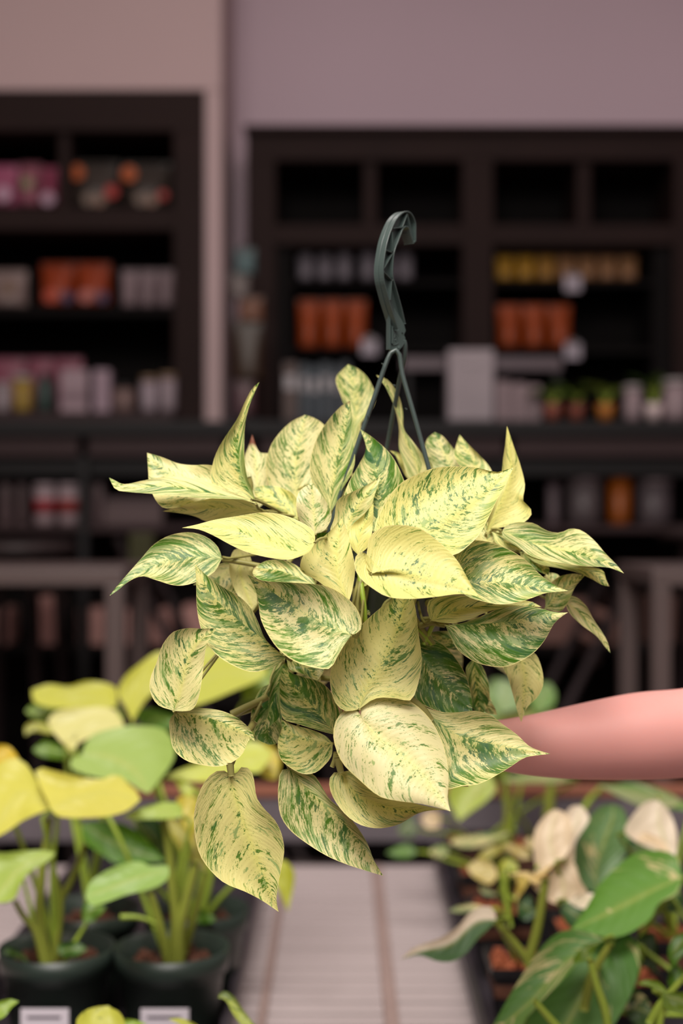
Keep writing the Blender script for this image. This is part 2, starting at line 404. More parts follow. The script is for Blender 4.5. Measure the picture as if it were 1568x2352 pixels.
def carton(x0, y0, x1, y1, Y, d, rgb, name, label, cat='box', group=None, band=None):
    a = W(x0, y0, Y); c = W(x1, y1, Y)
    t = thing(name, label, cat, ((a.x+c.x)/2, Y+d/2, c.z), group)
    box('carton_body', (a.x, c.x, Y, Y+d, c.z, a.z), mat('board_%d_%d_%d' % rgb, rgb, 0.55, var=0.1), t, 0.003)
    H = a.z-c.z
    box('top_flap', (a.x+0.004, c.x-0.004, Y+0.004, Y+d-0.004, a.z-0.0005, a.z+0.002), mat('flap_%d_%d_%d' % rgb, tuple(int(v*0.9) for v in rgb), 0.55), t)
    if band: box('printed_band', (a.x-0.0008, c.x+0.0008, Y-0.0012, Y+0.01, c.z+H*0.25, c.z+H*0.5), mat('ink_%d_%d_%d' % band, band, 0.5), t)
    return t
PK = 'pink patterned stand-up bag '
pouch(-38, 380, 44, 475, 4.70, (200, 105, 140), 'snack_bag', PK+'at the far left edge of the top shelf', marks=((8, 445, 17, (235, 190, 215), 'round_sticker'),))
pouch(46, 376, 96, 475, 4.72, (190, 110, 130), 'snack_bag', PK+'with an olive front, middle of three on the top shelf', marks=((62, 420, 14, (170, 160, 120), 'print_patch'),))
pouch(98, 384, 134, 475, 4.70, (185, 85, 115), 'snack_bag', PK+'right beside the left cabinet divider', marks=((110, 456, 15, (235, 190, 215), 'round_sticker'),))
for i, (a, b_) in enumerate(((164, 274), (284, 392))):
    pouch(a, 372+i*3, b_, 475, 4.72, (78, 66, 60), 'soil_bag', 'black printed bag with orange disc, %s on the top left shelf' % ('just right of the divider' if i == 0 else 'beside the right side panel'), marks=(
        (a+12, 396+i*3, 17, (225, 100, 15), 'orange_disc'), (b_-18, 440+i*8, 15 if i == 0 else 11, (210, 50, 40), 'red_patch'), (a+40, 458, 14, (150, 125, 110), 'cream_patch'), (a+64, 460, 13, (170, 130, 110), 'cream_patch')))
pouch(-24, 620, 64, 705, 4.72, (170, 145, 140), 'seed_bag', 'pale tan bag at the far left of the second shelf', marks=((20, 662, 14, (150, 115, 90), 'print_patch'),))
for i, (a, b_) in enumerate(((94, 172), (174, 254))):
    pouch(a, 604, b_, 702, 4.72, (182, 70, 30), 'feed_bag', 'bright orange bag on the second shelf, %s of the two' % ('left' if i == 0 else 'right'), marks=((a+22, 680, 15, (230, 90, 60) if i == 0 else (225, 130, 120), 'red_disc'), (a+60, 682, 13, (75, 70, 110), 'navy_disc')))
for i, a in enumerate((278, 320, 362)):
    pouch(a, 620, a+40, 705, 4.72, (165, 140, 145), 'seed_bag', 'small pale pink bag on the second shelf, %s' % ('nearest the orange bags', 'middle of three', 'nearest the side panel')[i], th=0.035)
Yk = 4.56
for i, (a, b_) in enumerate(((-30, 60), (62, 125), (126, 190))):
    pouch(a, 822, b_, 946, 4.72, (165, 90, 110), 'snack_bag', 'rose pink bag standing %s behind the bottles on the lowest shelf' % ('at the left edge', 'in the middle', 'at the right')[i])
tub(6, 880, 946, 18, Yk, (190, 175, 180), 'glazed_jar', 'whitish jar at the left edge of the lowest shelf')
tub(52, 862, 946, 22, Yk, (195, 160, 70), 'glazed_jar', 'yellow banded jar on the lowest shelf beside the teal bottle')
bottle(103, 855, 946, 21, Yk, (62, 82, 76), (80, 80, 80), 'glass_bottle', 'dark teal bottle on the lowest shelf of the left cabinet')
carton(138, 850, 200, 946, Yk-0.03, 0.07, (205, 175, 185), 'gift_box', 'pale pink box on the lowest shelf, right of the teal bottle', band=(170, 140, 150))
carton(214, 850, 252, 946, Yk-0.03, 0.06, (200, 170, 185), 'gift_box', 'narrow lilac white box on the lowest shelf')
tub(284, 885, 946, 26, Yk, (150, 120, 115), 'glazed_jar', 'squat brown pink jar on the lowest shelf', lid=(40, 38, 38))
tub(342, 865, 946, 19, Yk, (200, 180, 190), 'glazed_jar', 'white jar with tan lid, left of the pair by the side panel', lid=(160, 130, 100))
tub(385, 858, 946, 19, Yk, (190, 170, 178), 'glazed_jar', 'white jar with tan lid, right of the pair by the side panel', lid=(160, 130, 100))
# right cabinet goods
for i, (xc, y0) in enumerate(((702, 585), (746, 588), (790, 580), (845, 566), (888, 586), (930, 584))):
    tub(xc, y0, 643, 18, 4.86, (150, 140, 150), 'pale_canister', '%s pale canister from the left in the right cabinet row' % ('first', 'second', 'third', 'fourth, the tallest,', 'fifth', 'last')[i], 'canister', lid=(130, 120, 128))
for i, a in enumerate((684, 738, 792)):
    pouch(a, 688, a+50, 800, 4.86, (188, 78, 26), 'feed_bag', 'bright orange bag in the left bay, %s' % ('left of three', 'middle of three', 'right of three by the white card')[i])
for i in range(7):
    a = 1138+i*47
    rgb = (205, 150, 45) if i < 2 else ((195, 140, 60) if i == 2 else (175, 125, 85))
    pouch(a, 588, a+43, 643, 4.86, rgb, 'seed_packet', ('golden' if i < 3 else 'tan')+' packet on the right bay shelf, %s from the centre stile' % ('first', 'second', 'third', 'fourth', 'fifth', 'sixth', 'seventh')[i], 'packet', th=0.03)
for i, a in enumerate((1140, 1198, 1256)):
    pouch(a, 700, a+54, 800, 4.86, (186, 78, 28), 'feed_bag', 'bright orange bag in the right bay, %s' % ('beside the centre stile', 'middle of three', 'right of three')[i])
for (xc, yc, lb) in ((1315, 650, 'white price card hanging from the upper right bay shelf'), (848, 797, 'white price card beside the left bay orange bags'), (1315, 806, 'white price card on the lower right bay shelf'), (1590, 845, 'white price card at the far right edge of the cabinet')):
    PCARD = mat('card_dim', (150, 140, 150), 0.6); t = thing('price_card', lb, 'card', tuple(W(xc, yc+24, 4.755)))
    pbox('card_face', xc-18, yc-18, xc+18, yc+18, 4.755, 0.003, PCARD, t, 0); pbox('clip', xc-8, yc-26, xc+8, yc-14, 4.75, 0.045, STEEL, t, 0)
# ---------------- counters ----------------
def counter(x0, x1, label, seedy):
    Yf = 4.15
    t = thing('work_counter', label, 'counter', (W((x0+x1)/2, 0, Yf).x, Yf+0.2, 0))
    pbox('countertop', x0, 966, x1, 1000, Yf, 0.42, COUNTER, t, 0.004)
    pbox('apron', x0+10, 1000, x1-10, 1048, Yf+0.02, 0.38, MAUVE, t)  # mauve colour paints in a dim pinkish reflection along the counter front
    pbox('lower_rail', x0+10, 1048, x1-10, 1092, Yf+0.05, 0.05, COUNTER, t)
    for xx in (x0+14, (x0+x1)/2, x1-34): box('leg', (W(xx, 0, Yf).x, W(xx+22, 0, Yf).x, Yf+0.02, Yf+0.06, 0, W(0, 1000, Yf).z), COUNTER, t)
    for xx in (x0+14, x1-34): box('leg', (W(xx, 0, Yf).x, W(xx+22, 0, Yf).x, Yf+0.36, Yf+0.4, 0, W(0, 1000, Yf).z), COUNTER, t)
    pbox('shelf', x0+14, 1206, x1-14, 1222, Yf+0.04, 0.34, MAUVE, t)
    pbox('shelf', x0+14, 1484, x1-14, 1500, Yf+0.04, 0.34, DKBLACK, t)
    box('back_panel', (W(x0+14, 0, Yf).x, W(x1-14, 0, Yf).x, Yf+0.385, Yf+0.395, 0, W(0, 1000, Yf).z), DKBLACK, t)
    return t
counter(-190, 545, 'dark counter under the left cabinet with open shelves below', 0)
counter(560, 1760, 'long dark counter under the right cabinet', 1)
Yg = 4.22
for i, (xc, c1) in enumerate(((103, (200, 60, 70)), (158, (190, 60, 55)))):
    t = tub(xc, 1112, 1206, 25, Yg, (190, 165, 170), 'striped_jar', 'white jar with a red band under the left counter, %s of two' % ('left' if i == 0 else 'right'), lid=(185, 165, 170))
    c = W(xc, 1206, Yg); r = 25.8/F*Yg; H = 94/F*Yg
    lathe('red_band', [(r*0.98, H*0.3), (r*1.0, H*0.62)], c, mat('ink_red_%d' % i, c1, 0.5), t, 20)
for i, (xc, rr) in enumerate(((14, 14), (50, 12), (205, 14), (228, 13))):
    bottle(xc, 1085, 1206, rr, Yg+0.05, (120, 98, 100), (60, 50, 50), 'tall_bottle', 'dull mauve tall bottle under the left counter, %s' % ('at the left edge', 'left of the red banded jars', 'right of the red banded jars', 'second right of the red banded jars')[i])
carton(240, 1145, 372, 1206, Yg, 0.18, (105, 85, 86), 'cardboard_box', 'flat dull pink box under the left counter with a pale lid', band=(130, 108, 108))
carton(296, 1225, 352, 1300, 4.19-0.6, 0.05, (70, 68, 30), 'olive_tin', 'small olive green tin standing on the steel table at left', 'tin')
for i, (a, b_, y0) in enumerate(((-25, 18, 1400), (84, 126, 1372), (178, 236, 1400), (282, 328, 1402), (344, 392, 1400), (420, 520, 1392))):
    carton(a, y0, b_, 1484, Yg+0.02, 0.15, (235, 176, 166), 'cardboard_box', 'pinkish cardboard box low under the left counter, %s' % ('at the photo edge', 'tall narrow one', 'between the tall box and table leg', 'just right of the table leg', 'second right of the table leg', 'wide one furthest right')[i])
for i, (a, b_, y0) in enumerate(((1225, 1425, 1378), (1490, 1600, 1372), (660, 760, 1380))):
    carton(a, y0, b_, 1484, Yg+0.05, 0.15, (150, 108, 98), 'cardboard_box', 'brown cardboard box low under the right counter, %s' % ('long one left of the steel table', 'behind the steel table', 'behind the plant')[i])
bl = [(1270, 1078, 14, (130, 112, 118)), (1340, 1092, 42, (100, 88, 90)), (1500, 1096, 40, (100, 88, 92))]
for i, (xc, y0, rr, rgb) in enumerate(bl):
    tub(xc, y0, 1206, rr, Yg+0.06, rgb, 'grey_tub', 'dim grey tub under the right counter, %s' % ('narrow', 'wide, left of the orange one', 'wide, right of the orange one')[i], 'tub', lid=(150, 132, 136))
tub(1422, 1092, 1206, 27, Yg+0.04, (170, 85, 15), 'orange_tub', 'dim orange tub under the right counter', 'tub', lid=(165, 85, 20))
# things on the right counter
Yt = 4.3
for i, (a, b_, rgb) in enumerate(((650, 682, (105, 85, 80)), (686, 708, (80, 88, 96)), (710, 733, (70, 80, 90)), (735, 758, (82, 90, 98)), (760, 782, (70, 78, 86)), (784, 803, (76, 82, 90)))):
    y0 = 832+((i*7) % 5)*2
    t = thing('binder', ('brown' if i == 0 else 'blue grey')+' binder on the right counter, %s of the row' % ('left end', 'second', 'third', 'fourth', 'fifth', 'right end')[i], 'binder', tuple(W((a+b_)/2, 966, Yt)), 'binders on the right counter')
    pbox('cover', a, y0, b_, 966, Yt, 0.2, mat('binder_%d' % i, rgb, 0.5), t, 0.002); pbox('spine_label', a+4, y0+30, b_-4, y0+62, Yt-0.002, 0.003, mat('spine_label', (140, 135, 138)), t, 0)
t = thing('paper_stack', 'tall pale grey dispenser box standing on the right counter', 'box', tuple(W(1080, 966, Yt)))
pbox('box_body', 1030, 802, 1134, 966, Yt, 0.13, mat('pale_grey_card', (205, 190, 196), 0.6), t, 0.005); pbox('front_slot', 1060, 830, 1104, 838, Yt-0.003, 0.004, mat('slot_grey', (150, 138, 142)), t, 0)
t = thing('metal_rack', 'grey flat metal rack rail behind the dispenser on the right counter', 'rack', tuple(W(1110, 966, 4.42)))
pbox('rail', 925, 820, 1290, 850, 4.42, 0.03, mat('dim_rail', (125, 108, 115), 0.45), t)
for xx in (930, 1272): pbox('post', xx, 850, xx+14, 966, 4.425, 0.02, COUNTER, t)
for i, a in enumerate((1140, 1176, 1210)):
    carton(a, 876+i*5, a+32, 966, Yt+0.02, 0.08, (180, 155, 160), 'gift_box', 'small off-white box on the right counter, %s' % ('touching the tall dispenser', 'middle of three', 'beside the green plants')[i])

def leaf3(parent, base, tip, width, up, material, tint, name='leaf', green=0.2, droop=0.15, nt=8, ns=3, yel=0.4, cup=0.15):
    """free 3-D heart leaf between two points"""
    base = Vector(base); tip = Vector(tip); d = tip-base; L = d.length; dn = d.normalized(); up = Vector(up)
    side = dn.cross(up).normalized(); nor = side.cross(dn).normalized()
    rnd = random.Random(int((base.x*1000+tip.z*777)*10)); sd = rnd.random()
    vs = []; info = []
    for i in range(nt+1):
        t = i/nt; wv = width*0.5*(math.sin(math.pi*t**0.62)**0.8)*(1-0.25*t) if 0 < t < 1 else 0.0
        for j in range(-ns, ns+1):
            s = j/ns; back = -0.16*L*max(0, abs(s)-0.15)*(1-t)**3
            vs.append(tuple(base+dn*(t*L+back)+side*(s*(wv+ (0.12*width*abs(s)*(1-t)**4)))+nor*(-droop*L*(t*t)+cup*abs(s)**1.5*wv)))
            info.append((abs(s), t, wv, j))
    w = 2*ns+1; fs = [(i*w+j, i*w+j+1, (i+1)*w+j+1, (i+1)*w+j) for i in range(nt) for j in range(w-1)]
    me = bpy.data.meshes.new(name); me.from_pydata(vs, [], fs); me.shade_smooth()
    uvl = me.uv_layers.new(name='vein')
    for l in me.loops:
        s, t, wv, j = info[l.vertex_index]; uvl.data[l.index].uv = (wv*s+(0.3 if j < 0 else 0), t*L-0.6*wv*s)
    for nm in ('tone', 'place', 'tint'):
        at = me.color_attributes.new(nm, 'FLOAT_COLOR', 'POINT')
        for v in range(len(vs)):
            s, t, wv, j = info[v]
            at.data[v].color = (green, yel, sd, 1) if nm == 'tone' else ((s, t, 0, 1) if nm == 'place' else lin(tint or (100, 140, 50)))
    return mkobj(name, me, material, parent)
STEM = mat('green_stem', (160, 184, 66), 0.45, var=0.15, scale=30)
STEMY = mat('pale_yellow_stem', (196, 208, 84), 0.45, var=0.15, scale=30)
def small_plant(xc, y0, y1, Y, potrgb, lrgb, label, n=9, spread=0.06, floor_y=966):
    c = W(xc, y1, Y)
    t = thing('potted_plant', label, 'plant', tuple(c))
    r = 0.028; H = 0.05
    lathe('pot', [(r*0.75, 0), (r, H), (r*0.9, H), (r*0.88, H-0.006), (0, H-0.006)], c, mat('pot_%d_%d_%d' % potrgb, potrgb, 0.5), t, 18)
    rnd = random.Random(xc)
    for i in range(n):
        a = i*2.4; top = (y1-y0)/F*Y
        b0 = Vector((c.x, c.y, c.z+H-0.006)); b1 = b0+Vector((math.cos(a)*spread*0.5, math.sin(a)*spread*0.3, (top-H)*rnd.uniform(0.5, 0.9)))
        o = leaf3(t, b1, b1+Vector((math.cos(a)*spread*0.9, math.sin(a)*spread*0.6, rnd.uniform(-0.01, 0.03))), 0.045, (0, -0.3, 1), M_LIME, lrgb)
        tube('stem', [b0, (b0+b1)/2+Vector((0, 0, 0.01)), b1], [0.0015], STEM, t, seg=5, n=5)
small_plant(1268, 885, 966, Yt, (120, 60, 45), (45, 70, 18), 'small dark green plant on the right counter, left of three')
small_plant(1322, 880, 966, Yt+0.03, (120, 60, 45), (40, 66, 16), 'small dark green plant on the right counter, middle of three', 11)
small_plant(1390, 875, 966, Yt, (150, 90, 20), (60, 72, 20), 'small olive plant in an ochre pot on the right counter')
small_plant(1500, 860, 966, Yt, (190, 170, 170), (40, 70, 20), 'small green plant in a white pot at the right of the counter')
for i, (xc, y0, rr) in enumerate(((1452, 885, 20), (1550, 872, 28))):
    tub(xc, y0, 966, rr, Yt-0.01, (190, 165, 170), 'white_pot', 'white lidded pot on the right counter, %s of the white-potted plant' % ('left' if i == 0 else 'right'), 'pot')
# bag stand between the cabinets
t = thing('bag_stand', 'narrow dark bag stand against the wall strip between the cabinets', 'stand', tuple(W(560, 966, 4.45)))
pbox('post', 553, 560, 561, 966, 4.47, 0.012, COUNTER, t); pbox('foot', 535, 958, 590, 966, 4.42, 0.12, COUNTER, t)
for y in (572, 628, 682, 736, 872): pbox('peg', 555, y, 559, y+5, 4.40, 0.075, STEEL, t, 0)
for i, (a, y0, b_, y1, rgb, lb) in enumerate(((538, 572, 586, 628, (90, 118, 120), 'teal'), (528, 628, 572, 684, (135, 122, 118), 'pale grey'), (548, 682, 604, 738, (130, 78, 50), 'rusty brown'), (534, 736, 602, 872, (66, 42, 22), 'large dark brown'), (540, 872, 584, 952, (110, 70, 76), 'dusky pink'))):
    pouch(a, y0, b_, y1, 4.42, rgb, 'hanging_pouch', '%s pouch hanging on the narrow stand between the cabinets' % lb, 'pouch', th=0.015)
# ---------------- steel tables and chairs in the middle ground ----------------
def steel_table(x0, x1, Y, label):
    t = thing('steel_table', label, 'table', (W((x0+x1)/2, 0, Y).x, Y+0.3, 0))
    pbox('tabletop', x0, 1306, x1, 1345, Y, 0.42, STEEL, t, 0.004)
    for xx in (x0+2, x1-44):
        for yy in (Y, Y+0.36): box('leg', (W(xx, 0, Y).x, W(xx+42, 0, Y).x, yy+0.002, yy+0.045, 0, W(0, 1345, Y).z), STEEL, t, 0.004)
    box('lower_brace', (W(x0+30, 0, Y).x, W(x1-30, 0, Y).x, Y+0.19, Y+0.22, 0.28, 0.32), STEEL, t, 0.003)
steel_table(-420, 285, 3.15, 'grey steel table at left between the lime plants and dark counter')
steel_table(1498, 2100, 3.15, 'grey steel table at the right edge beyond the arm')
def folding_chair(xa, ya, xb, yb, Y, label, sgn=1):
    t = thing('folding_chair', label, 'chair', (W((xa+xb)/2, 0, Y).x, Y+0.1, 0))
    p = W(xa, ya, Y); q = W(xb, yb, Y); d = (q-p).normalized()
    ft = p+d*((p.z)/(-d.z)) ; M_ = mat('chair_metal', (88, 76, 78), 0.45)
    for dy in (0, 0.36):
        tube('leg', [p+Vector((0, dy, 0)), ft+Vector((0, dy, 0.012))], [0.012], M_, t, n=4)
        p2 = Vector((p.x-sgn*0.02, Y+dy, p.z-0.38)); tube('leg', [p2+Vector((sgn*0.38, 0, 0.0)), Vector((p.x-sgn*0.15, Y+dy, 0.012))], [0.011], M_, t, n=4)
    z = p.z-0.42
    cx0 = p.x+d.x/(-d.z)*0.42
    box('seat', (cx0-0.02 if sgn > 0 else cx0-0.38, cx0+0.38 if sgn > 0 else cx0+0.02, Y-0.01, Y+0.37, z-0.015, z+0.01), DKBLACK, t, 0.004)
    for k in range(3):
        pp = p+d*(0.03+0.07*k); box('back_slat', (pp.x-0.008, pp.x+0.008, Y, Y+0.36, pp.z-0.045, pp.z+0.0), DKWOOD, t, 0.003)
folding_chair(268, 1235, 392, 1480, 3.65, 'dark folding chair behind the left steel table', 1)
folding_chair(1440, 1350, 1310, 1610, 3.62, 'dark folding chair left of the right steel table', -1)
# dark slatted screens of stacked stools
def stool(xc, y0, Y, label):
    c = W(xc, y0, Y); t = thing('dark_stool', label, 'stool', (c.x, Y, 0))
    lathe('seat', [(0.14, -0.03), (0.155, -0.02), (0.155, 0), (0.14, 0.008), (0, 0.008)], c, mat('stool_seat', (64, 50, 50), 0.5), t, 20)
    for k in range(4):
        a = k*math.pi/2+0.6; tube('leg', [c+Vector((math.cos(a)*0.11, math.sin(a)*0.11, -0.03)), Vector((c.x+math.cos(a)*0.18, Y+math.sin(a)*0.18, 0.01))], [0.014, 0.012], mat('stool_leg', (58, 46, 46), 0.5), t, n=4)
    lathe('foot_ring', [(0.142, -c.z+0.3), (0.15, -c.z+0.31), (0.142, -c.z+0.32)], c, STEEL, t, 20)
for i, (xc, y0, Y) in enumerate(((40, 1250, 3.8), (690, 1290, 3.85), (1040, 1300, 3.85), (1640, 1215, 3.85))):
    stool(xc, y0, Y, 'dark round stool in the dim middle ground, %s' % ('at the far left', 'behind the left side of the plant', 'behind the right side of the plant', 'at the right photo edge')[i])

# ---------------- slatted bench ----------------
BZ = CH-0.71
bench = thing('slatted_bench', 'grey slatted plant bench with a copper coloured back rim', 'bench', (0, 2.1, 0))
SL = mat('bench_slat_grey', (190, 176, 176), 0.5, var=0.08, scale=9)
RAIL = mat('bench_rail_taupe', (165, 142, 136), 0.5)
COP = mat('copper_rim', (158, 100, 78), 0.5)
y = 1.12; i = 0
cols = [(-1.05, -0.118), (-0.105, 0.060), (0.080, 1.10)]
slm = {}
while y < 2.84:
    for ci, (xa, xb) in enumerate(cols):
        if ci not in slm: slm[ci] = boxes_mesh('slat', [(xa, xb, 0, 0.039, -0.014, 0)], 0.003)
        o = mkobj('slat', slm[ci], SL, bench); o.location = (0, y, BZ+random.uniform(-0.0006, 0.0006))
    y += 0.05
for xa, xb in ((-0.118, -0.105), (0.060, 0.080)):
    box('rail', (xa, xb, 1.1, 2.85, BZ-0.03, BZ+0.004), RAIL, bench, 0.002)
for xa, xb in ((-1.07, -1.04), (1.09, 1.12)): box('side_rim', (xa, xb, 1.1, 2.95, BZ-0.06, BZ+0.11), COP, bench, 0.004)
box('back_rim', (-1.07, 1.12, 2.93, 2.955, BZ+0.03, BZ+0.125), mat('bench_back_grey', (112, 104, 110), 0.5), bench, 0.003)
box('rim_cap', (-1.07, 1.12, 2.92, 2.965, BZ+0.125, BZ+0.145), COP, bench, 0.003)
box('gutter', (-1.07, 1.12, 2.85, 2.93, BZ-0.06, BZ-0.03), DKBLACK, bench, 0.003)
for xx in (-1.0, 1.05):
    for yy in (1.2, 2.85): box('leg', (xx-0.025, xx+0.025, yy-0.025, yy+0.025, 0, BZ-0.03), STEEL, bench, 0.003)
box('under_frame', [(-1.05, 1.1, 1.15, 1.2, BZ-0.06, BZ-0.03), (-1.05, 1.1, 2.8, 2.85, BZ-0.06, BZ-0.03)], STEEL, bench, 0.003)
# black trays
def tray(x0, x1, y0, y1, label, h=0.055):
    t = thing('plant_tray', label, 'tray', ((x0+x1)/2, (y0+y1)/2, BZ+0.001))
    TM = mat('black_tray_plastic', (60, 54, 60), 0.35, var=0.1)
    z = BZ+0.001
    box('tray_floor', (x0, x1, y0, y1, z, z+0.004), TM, t)
    box('tray_wall', [(x0-0.004, x0, y0, y1, z, z+h), (x1, x1+0.004, y0, y1, z, z+h), (x0, x1, y0-0.004, y0, z, z+h), (x0, x1, y1, y1+0.004, z, z+h)], TM, t, 0.001)
    box('tray_lip', [(x0-0.012, x0-0.003, y0-0.01, y1+0.01, z+h, z+h+0.004), (x1+0.003, x1+0.012, y0-0.01, y1+0.01, z+h, z+h+0.004)], TM, t, 0.001)
    return t
tray(-0.49, -0.155, 1.50, 2.72, 'black plastic tray under the lime plants on the left')
tray(0.188, 0.655, 1.45, 2.80, 'black plastic tray under the small square pots on the right')

# ---------------- lime plants in round pots ----------------
POTG = mat('dark_green_plastic', (44, 56, 50), 0.4, var=0.1)
SOIL = mat('potting_soil', (58, 42, 32), 0.9, var=0.5, scale=90, bump=1.0)
BARK = mat('orange_bark', (158, 84, 52), 0.8, var=0.45, scale=60, bump=1.0)
BARK2 = mat('dark_bark', (96, 56, 40), 0.8, var=0.4, scale=60, bump=1.0)
def chips(parent, c, r, n, square=False, name='bark_chips', mats=None):
    bm = bmesh.new(); rnd = random.Random(int(c[0]*997+c[1]*33))
    for i in range(n):
        if square: x, y = rnd.uniform(-r, r), rnd.uniform(-r, r)
        else:
            a = rnd.uniform(0, 6.28); q = r*math.sqrt(rnd.random()); x, y = q*math.cos(a), q*math.sin(a)
        rr = bmesh.ops.create_cube(bm, size=1)
        from mathutils import Euler
        e = Euler((rnd.uniform(0, 3), rnd.uniform(0, 3), rnd.uniform(0, 3))).to_matrix(); s = rnd.uniform(0.006, 0.013)
        for v in rr['verts']: v.co = e @ Vector((v.co.x*s*1.4, v.co.y*s, v.co.z*s*0.5))+Vector((c[0]+x, c[1]+y, c[2]+rnd.uniform(-0.002, 0.005)))
    me = bpy.data.meshes.new(name); bm.to_mesh(me); bm.free()
    o = mkobj(name, me, mats or BARK, parent); o['kind'] = 'stuff'; return o
def round_pot_plant(x, y, label, tagy=True, R=0.075, H=0.14, leafname='leaf'):
    z0 = BZ+0.006
    t = thing('lime_philodendron', label, 'plant', (x, y, z0))
    c = (x, y, z0)
    lathe('pot', [(R*0.72, 0), (R*0.8, H*0.35), (R*0.81, H*0.36), (R*0.9, H*0.78), (R*0.97, H*0.79), (R, H), (R*0.965, H), (R*0.93, H*0.8), (R*0.9, H*0.76)], c, POTG, t, 48)
    lathe('soil', [(0, H*0.80), (R*0.5, H*0.81), (R*0.92, H*0.79)], c, SOIL, t, 24)
    chips(t, (x, y, z0+H*0.81), R*0.78, 60, name='soil_crumbs', mats=BARK2)
    if tagy:
        lb = box('price_tag', (x-0.030, x+0.030, y-R*0.95-0.006, y-R*0.95-0.003, z0+H*0.18, z0+H*0.60), CARD, t)
        INK = mat('tag_ink', (70, 60, 75), 0.6)
        xx = x-0.016; rnd = random.Random(3)
        bars = []
        while xx < x+0.018: w = rnd.choice((0.0012, 0.002, 0.0028)); bars.append((xx, xx+w, y-R*0.95-0.0068, y-R*0.95-0.0062, z0+H*0.24, z0+H*0.36)); xx += w+0.0016
        bars.append((x-0.022, x+0.02, y-R*0.95-0.0068, y-R*0.95-0.0062, z0+H*0.52, z0+H*0.54))
        box('barcode', bars, INK, lb)
    return t, Vector((x, y, z0+H*0.8))
p1x = W(131, 0, 1.85).x; p2x = W(395, 0, 1.85).x
LP1, c1 = round_pot_plant(p1x, 1.85, 'lime green philodendron in the front left dark green pot')
LP2, c2 = round_pot_plant(p2x, 1.85, 'lime green philodendron in the front right dark green pot beside the bench slats')
LP3, c3 = round_pot_plant(W(452, 0, 2.03).x, 2.03, 'lime philodendron in the green pot behind the front right one', False)
LP4, c4 = round_pot_plant(W(200, 0, 2.03).x, 2.03, 'lime philodendron in the green pot behind the front left one', False)
def stemto(parent, o, base3, nxt, crown, rad=0.0035, m=None, side=0.3, name='stem'):
    d = (base3-nxt); d = d.normalized()*min(0.03, (crown-base3).length*0.3)
    mid = crown.lerp(base3, 0.55)+Vector(((base3.x-crown.x)*0.15*side, 0, (base3.z-crown.z)*0.08))
    return tube(name, [crown, crown.lerp(mid, 0.5)+Vector((0, 0, 0.004)), mid, base3+d*0.4, base3], [rad*1.5, rad*1.2, rad, rad*0.8], m or STEM, parent, seg=7, n=14)
LG = (214, 214, 92); LY = (224, 218, 92); LC = (236, 230, 150); LGR = (172, 200, 104); LD = (92, 140, 34)
